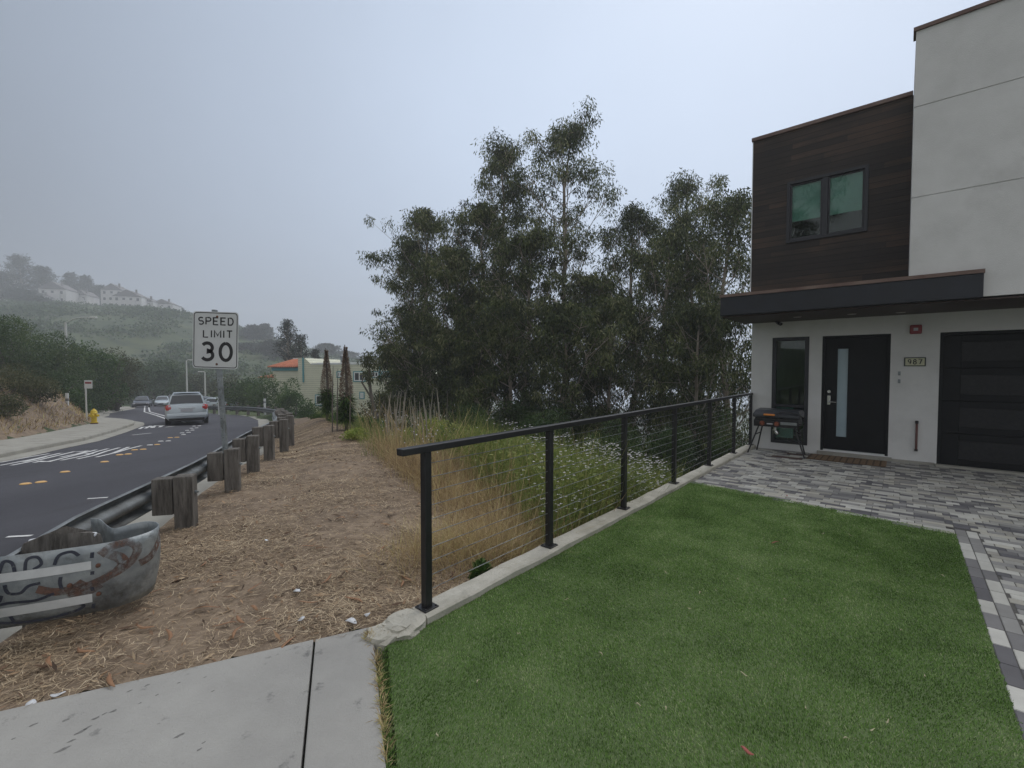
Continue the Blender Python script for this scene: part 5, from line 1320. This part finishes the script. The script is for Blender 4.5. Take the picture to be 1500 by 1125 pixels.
def reg_dry(rng, n):
    Y = 3.6+rng.random(n)**1.1*6.2; xv = np.interp(Y, *XV); x = xv+rng.normal(.0, .25, n)*.5+rng.random(n)**1.2*(1.6+.12*Y)
    x = x+.75-.03*Y; k = inhill(x, Y) & (rng.random(n) < np.clip((Y-3.6)/2.2, .08, 1)); return x[k], Y[k]
tall('dry_grass', 'tall tan dry grass edging the verge behind the first railing bay', 'drygrass', 25000, reg_dry, (.12, .52), .0042, 31, .45, 1.5)
def reg_tuft(rng, n):
    c = [(-.7, 4.1), (-.45, 4.4), (-.2, 4.3), (0.0, 4.7), (0.2, 4.9)]; k = rng.integers(0, len(c), n); cc = np.array(c)[k]
    x = cc[:, 0]+rng.normal(0, .22, n); Y = cc[:, 1]+rng.normal(0, .25, n); q = inhill(x, Y); return x[q], Y[q]
tall('straw_tufts', 'loose tan straw tufts lying beside the kerb and railing', 'drygrass', 6000, reg_tuft, (.10, .40), .0032, 32, .6, 1.4)
def reg_stalk(rng, n):
    Y = 3.9+rng.random(n)*8; xv = np.interp(Y, *XV); x = xv+.4+rng.random(n)*3.0; k = inhill(x, Y); return x[k], Y[k]
tall('dry_stalks', 'thick dry stalks standing among the grass behind the railing', 'drygrass', 900, reg_stalk, (.5, 1.15), .007, 41, .55, .5)
def litterbits():
    rng = np.random.default_rng(43); n = 5200; Y = 1.7+(rng.random(n)**1.5)*13; x0 = np.interp(Y, *XR)+1.0; x1 = np.interp(Y, *XV)+.8
    x = x0+(x1-x0)*rng.random(n); a, b = toab(x, Y); s1 = (x+.907)*(-.73)-(Y-2.896)*(-1.59); k = (a < -.08) & ~((s1 < .05) & (Y < 3.0)); x, Y = x[k], Y[k]; n = len(x)
    az = rng.uniform(0, 6.28, n); D = unit(np.stack([np.cos(az), np.sin(az), rng.normal(0, .25, n)], -1)); S = unit(np.cross(D, unit(rng.normal(0, .35, (n, 3))+np.array([0, 0, 1.]))))
    l = rng.gamma(2.5, .016, n)+.015; V = quads(np.stack([x, Y, terrain(x, Y)+.045], -1), D, S, l, l*rng.uniform(.08, .30, n))
    o = npmesh('leaf_litter', V, M['litterm'], None, rng.random(n)); tag(o, 'brown leaf and bark litter strewn over the dry verge', 'leaf litter', kind='stuff')
litterbits()
def reg_weed(rng, n):
    Y = 4.3+rng.random(n)**1.1*5.2; xv = np.interp(Y, *XV); lo = xv+1.1+.05*Y; x = lo+rng.random(n)*(np.where(Y < 8, 3.6, 5.0))
    a, b = toab(x, Y); k = (a < -.1) & (b < .3) & (rng.random(n) < np.clip((x-lo)/1.2+.15, 0, 1)); return x[k], Y[k]
tips = tall('weeds', 'green flowering weeds growing on the slope behind the railing', 'weed', 40000, reg_weed, (.35, 1.15), .0042, 33, .45, .45)
def weed_leaves():
    rng = np.random.default_rng(34); x, Y = reg_weed(rng, 46000); n = len(x); z = terrain(x, Y)+rng.random(n)**.8*.95
    D = unit(rng.normal(size=(n, 3))+np.array([0, 0, .3])); S = unit(np.cross(D, rng.normal(size=(n, 3)))); s = .022*(1+.1*Y)*rng.uniform(.6, 1.4, n)
    o = npmesh('weed_leaves', quads(np.stack([x, Y, z], -1), D, S, s*1.9, s*.7), M['weed'], None, np.clip(rng.normal(.45, .22, n), 0, 1)); tag(o, 'small green leaves of the weeds behind the railing', 'weeds', kind='stuff')
    # flowers in loose drifts at the weed tops
    x, Y = reg_weed(rng, 15000); k = rng.random(len(x)) < np.clip(.30+.65*np.sin(x*2.1+1)*np.sin(Y*1.7), .04, 1)*np.clip((x+1.2)/2.0, .1, 1)*np.clip((9.5-Y)/4, .08, 1)
    x, Y = x[k], Y[k]; n0 = len(x); z = terrain(x, Y)+rng.uniform(.45, 1.25, n0)
    P = np.repeat(np.stack([x, Y, z], -1), 4, 0); n = len(P); az = np.tile(np.arange(4)*np.pi/2, n0)+np.repeat(rng.uniform(0, 1.5, n0), 4)
    D = unit(np.stack([np.cos(az), np.sin(az), np.full(n, .35)], -1)); S = unit(np.cross(D, np.array([[0, 0, 1.]]))); 
    o = npmesh('flowers', quads(P, D, S, np.full(n, .017)*(1+.05*P[:, 1]), np.full(n, .013)*(1+.05*P[:, 1])), M['petal']); tag(o, 'tiny white and pale pink blossoms on the weeds behind the railing', 'flowers', kind='stuff')
weed_leaves()
def reg_green(rng, n):
    Y = 8.5+rng.random(n)*12; xv = np.interp(Y, *XV); x = xv-.2+rng.random(n)*4.5+.02*Y; k = inhill(x, Y) & (rng.random(n) < np.clip((x-xv)/1.2, .02, 1)); return x[k], Y[k]
tall('undergrowth', 'mixed green undergrowth along the right side of the dry path', 'weed', 34000, reg_green, (.12, .42), .0045, 35, .42, .8)
def farflowers():
    rng = np.random.default_rng(47); x, Y = reg_green(rng, 1100); k = (Y < 15) & (x > np.interp(Y, *XV)+.8); x, Y = x[k], Y[k]; z = terrain(x, Y)+rng.uniform(.3, .75, len(x)); P = np.stack([x, Y, z], -1); n = len(P)
    D = unit(rng.normal(size=(n, 3))); S = unit(np.cross(D, rng.normal(size=(n, 3))))
    o = npmesh('meadow_flowers', quads(P, D, S, np.full(n, .045), np.full(n, .03)), M['petal']); tag(o, 'scattered pale blossoms among the bushes beside the dry path', 'flowers', kind='stuff')
farflowers()
def hillscrub():
    rng = np.random.default_rng(40); n = 21000; t = rng.uniform(-1.45, -.25, n); Y = 62+rng.random(n)**.8*240; x = t*Y
    k = (x < np.interp(Y, *XL)-3) | (x > np.interp(Y, *XR)+3); x, Y = x[k], Y[k]; keep = rng.random(len(x)) < np.clip(.35+.8*np.sin(x*.09)*np.sin(Y*.11+x*.03), .05, 1); x, Y = x[keep], Y[keep]
    z = terrain(x, Y); n = len(x); s = rng.uniform(.5, 1.9, n)
    V, r = clump_leaves(rng, np.stack([x, Y, z+s*.35], -1), np.stack([s*1.3, s*1.3, s*.7], -1), 14, .9, .6, .0)
    o = npmesh('hillside_scrub', V, M['shrubg'], None, r); tag(o, 'low green scrub covering the misty hillside', 'scrub', kind='stuff')
    n = 26000; Y = 11+rng.random(n)**1.3*45; xl = np.interp(Y, *XL)-2.5; x = xl-rng.random(n)**1.3*12
    z = terrain(x, Y); kk = rng.random(n) < .8; x, Y, z = x[kk], Y[kk], z[kk]; n = len(x)
    D = unit(rng.normal(size=(n, 3))*.6+np.array([0, 0, 1.])); S = unit(np.cross(D, rng.normal(size=(n, 3))))
    o = npmesh('bank_grass', quads(np.stack([x, Y, z], -1), D, S, rng.uniform(.15, .4, n), .014*(1+.05*Y)), M['drygrass'], None, np.clip(rng.normal(.4, .3, n), 0, 1)); tag(o, 'dry tan grass on the bank above the left pavement', 'bank grass', kind='stuff')
hillscrub()
def litter():
    rr = random.Random(77)
    def bits(name, lb, cat, m, pts, L, W, group):
        for i, (px, py) in enumerate(pts):
            x, y, w = ray(px, py); t = (0.02-H)/w; p = Vector((x*t, y*t)); n = 6; mb = MB(); a = rr.uniform(0, 3.1); l = L*rr.uniform(.6, 1.3); cv = rr.uniform(-.4, .4)
            rows = []
            for k in range(n+1):
                u = k/n-.5; ww = W*(1-abs(2*u)**2*.8)*.5; c = Vector((u*l, cv*l*(u*u)*1.6, .010+.006*math.sin(u*5+i)))
                rows.append([(c.x, c.y-ww, c.z+ww*.3), (c.x, c.y+ww, c.z)])
            mb.loft(rows, cap=False, closed=False); o = mb.build(name, m, None, True); s = o.modifiers.new('solid', 'SOLIDIFY'); s.thickness = .0015
            a_, b_ = toab(p.x, p.y); zz = .022 if a_ > .1 else th(p.x, p.y)+.04
            o.location = (p.x, p.y, zz); o.rotation_euler = (0, 0, a); tag(o, lb if isinstance(lb, str) else lb[i], cat, group)
    bits('bark_strip', 'curled orange brown strip of fallen bark on the dry verge', 'bark', M['barkstrip'], [(350, 905), (372, 885), (345, 925), (300, 828), (455, 800), (596, 842), (228, 870), (160, 1000), (385, 905), (590, 850), (455, 880), (250, 935), (330, 912), (70, 970), (420, 940), (300, 890), (520, 880), (210, 920), (480, 850), (560, 800), (430, 730), (500, 760), (120, 955), (370, 860)], .15, .022, 'bark strips on the verge')
    bits('paper_scrap', ['white paper scrap on the verge above the sidewalk joint', 'crumpled white scrap beside the sidewalk corner', 'small white scrap next to the broken kerb', 'white scrap near the middle of the dry verge', 'tiny white scrap far up the verge', 'larger crumpled wrapper at the lower left sidewalk edge', 'torn white scrap left of the crumpled wrapper'], 'paper scrap', M['paper'], [(442, 908), (515, 914), (538, 905), (434, 863), (391, 789), (85, 1016), (45, 1028)], .07, .04, 'paper scraps')
    for k in ('',): pass
    bits('bark_piece', ['red curled piece of bark lying on the turf near the bottom', 'tiny reddish leaf on the middle of the turf', 'pinkish leaf on the pavers beside the turf edge'], 'bark', M['redbark'], [(1094, 1104), (1136, 796), (1152, 727)], .08, .018, None)
    bits('fallen_leaf', 'small pale leaf fallen on the green turf', 'leaf', M['tanleaf'], [(975, 840), (1025, 870), (1080, 850), (1085, 755), (1100, 740), (1205, 783), (1245, 785), (935, 1035), (975, 1040), (1320, 925), (1355, 993), (1010, 893), (1090, 990), (1150, 880), (880, 960), (700, 1000), (760, 930), (1180, 1040), (1300, 1060), (830, 880), (1380, 845), (1240, 1085), (640, 1080), (1276, 1072)], .032, .007, 'fallen leaves on the turf')
litter()
# grass tuft at the sidewalk corner and weeds in the joint
def reg_corner(rng, n):
    k = rng.random(n); x = np.where(k < .5, -.86+rng.normal(0, .025, n), -.80+rng.random(n)*.27+rng.normal(0, .01, n)); Y = np.where(k < .5, 2.78+rng.normal(0, .03, n), 2.62-(x+.80)/.36*.98+rng.normal(0, .02, n)); return x, Y
def corner():
    rng = np.random.default_rng(51); x, Y = reg_corner(rng, 900); n = len(x); 
    az = rng.uniform(0, 2*np.pi, n); D = unit(np.stack([np.cos(az), np.sin(az), rng.uniform(.1, 1.4, n)], -1)); S = unit(np.cross(D, rng.normal(size=(n, 3))))
    o = npmesh('joint_weeds', quads(np.stack([x, Y, np.full(n, .008)], -1), D, S, rng.uniform(.02, .075, n), np.full(n, .004)), M['drygrass'], None, np.clip(rng.normal(.7, .3, n), 0, 1)); tag(o, 'dry grass tufts in the joint between the sidewalk and the turf', 'weeds', kind='stuff')
corner()

# ------------------------------------------------------------------ haze, sky, sun, camera
hz = MB(); hz.box(-640, 640, -80, 640, -56, 84)
hm = bpy.data.materials.new('fog_air'); hm.use_nodes = True; nt = hm.node_tree; nt.nodes.remove(nt.nodes['Principled BSDF'])
pv = nt.nodes.new('ShaderNodeVolumePrincipled'); pv.inputs['Color'].default_value = (.93, .95, 1, 1); pv.inputs['Density'].default_value = .0016; pv.inputs['Anisotropy'].default_value = .1
nt.links.new(pv.outputs[0], nt.nodes['Material Output'].inputs['Volume'])
ho = hz.build('haze', hm); tag(ho, 'pale coastal fog thickening towards the ridge', 'fog', kind='stuff')

w = bpy.data.worlds.new('World'); sc.world = w; w.use_nodes = True; nt = w.node_tree; L = nt.links.new
bg = nt.nodes['Background']; SE, SR = R(52), R(35)
sky = N(nt, 'ShaderNodeTexSky', sky_type='NISHITA'); sky.sun_disc = False; sky.sun_elevation = SE; sky.sun_rotation = SR; sky.dust_density = 5; sky.air_density = 1.2
bw = N(nt, 'ShaderNodeRGBToBW'); L(sky.outputs[0], bw.inputs[0])
tc = N(nt, 'ShaderNodeTexCoord')
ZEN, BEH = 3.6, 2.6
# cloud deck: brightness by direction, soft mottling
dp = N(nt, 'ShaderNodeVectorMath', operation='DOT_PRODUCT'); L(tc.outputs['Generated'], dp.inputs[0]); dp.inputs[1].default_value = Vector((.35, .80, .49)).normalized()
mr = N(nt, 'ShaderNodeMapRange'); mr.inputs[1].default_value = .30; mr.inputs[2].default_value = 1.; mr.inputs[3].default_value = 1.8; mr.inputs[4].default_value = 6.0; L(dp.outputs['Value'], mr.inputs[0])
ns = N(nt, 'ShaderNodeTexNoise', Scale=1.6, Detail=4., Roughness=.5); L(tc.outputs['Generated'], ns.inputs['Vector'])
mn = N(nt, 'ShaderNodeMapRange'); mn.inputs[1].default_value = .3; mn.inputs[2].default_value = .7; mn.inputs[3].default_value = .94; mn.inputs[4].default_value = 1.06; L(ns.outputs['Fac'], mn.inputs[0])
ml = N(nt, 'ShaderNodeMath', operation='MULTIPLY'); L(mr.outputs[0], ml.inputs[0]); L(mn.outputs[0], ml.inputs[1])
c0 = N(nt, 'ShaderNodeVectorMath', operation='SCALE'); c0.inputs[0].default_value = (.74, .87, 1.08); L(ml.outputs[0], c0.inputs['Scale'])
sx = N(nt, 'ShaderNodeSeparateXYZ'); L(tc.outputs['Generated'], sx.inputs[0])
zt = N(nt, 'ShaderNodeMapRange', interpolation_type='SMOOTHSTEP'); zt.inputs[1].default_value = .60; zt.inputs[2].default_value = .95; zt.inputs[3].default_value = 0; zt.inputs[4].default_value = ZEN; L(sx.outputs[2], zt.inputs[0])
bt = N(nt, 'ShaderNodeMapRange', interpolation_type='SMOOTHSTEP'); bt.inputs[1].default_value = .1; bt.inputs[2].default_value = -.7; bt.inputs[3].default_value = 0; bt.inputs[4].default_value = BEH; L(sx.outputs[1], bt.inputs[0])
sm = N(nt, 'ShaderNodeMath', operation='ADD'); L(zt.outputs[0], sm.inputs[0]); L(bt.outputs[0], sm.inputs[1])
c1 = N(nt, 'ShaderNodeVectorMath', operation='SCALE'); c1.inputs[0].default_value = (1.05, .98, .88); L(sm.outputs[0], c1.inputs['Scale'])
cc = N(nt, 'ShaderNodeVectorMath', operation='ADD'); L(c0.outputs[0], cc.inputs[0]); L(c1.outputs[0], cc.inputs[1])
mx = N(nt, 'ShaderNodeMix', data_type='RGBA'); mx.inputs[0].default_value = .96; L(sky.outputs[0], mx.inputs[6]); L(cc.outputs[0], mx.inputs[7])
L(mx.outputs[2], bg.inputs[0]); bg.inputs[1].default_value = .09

sl = bpy.data.lights.new('sun', 'SUN'); sl.energy = .7; sl.angle = R(25); sl.color = (1, .97, .93)
so = bpy.data.objects.new('sun', sl); COL.objects.link(so)
sd = Vector((math.sin(SR)*math.cos(SE), math.cos(SR)*math.cos(SE), math.sin(SE))); so.rotation_euler = (-sd).to_track_quat('-Z', 'Y').to_euler(); so.location = (0, 0, 60)

cd = bpy.data.cameras.new('camera'); cam = bpy.data.objects.new('camera', cd); COL.objects.link(cam)
cd.sensor_fit = 'HORIZONTAL'; cd.sensor_width = 36; cd.lens = 36*F/1500; cd.clip_start = .05; cd.clip_end = 3000
cam.location = (0, 0, H); cam.rotation_euler = (math.pi/2-PIT, 0, 0); sc.camera = cam
sc.view_settings.view_transform = 'Standard'; sc.view_settings.look = 'None'; sc.view_settings.exposure = .76; sc.view_settings.gamma = 1
sc.render.engine = 'CYCLES'; sc.cycles.use_denoising = True; sc.cycles.max_bounces = 6; sc.cycles.volume_bounces = 2; sc.cycles.transparent_max_bounces = 16
sc.cycles.diffuse_bounces = 3; sc.cycles.glossy_bounces = 3
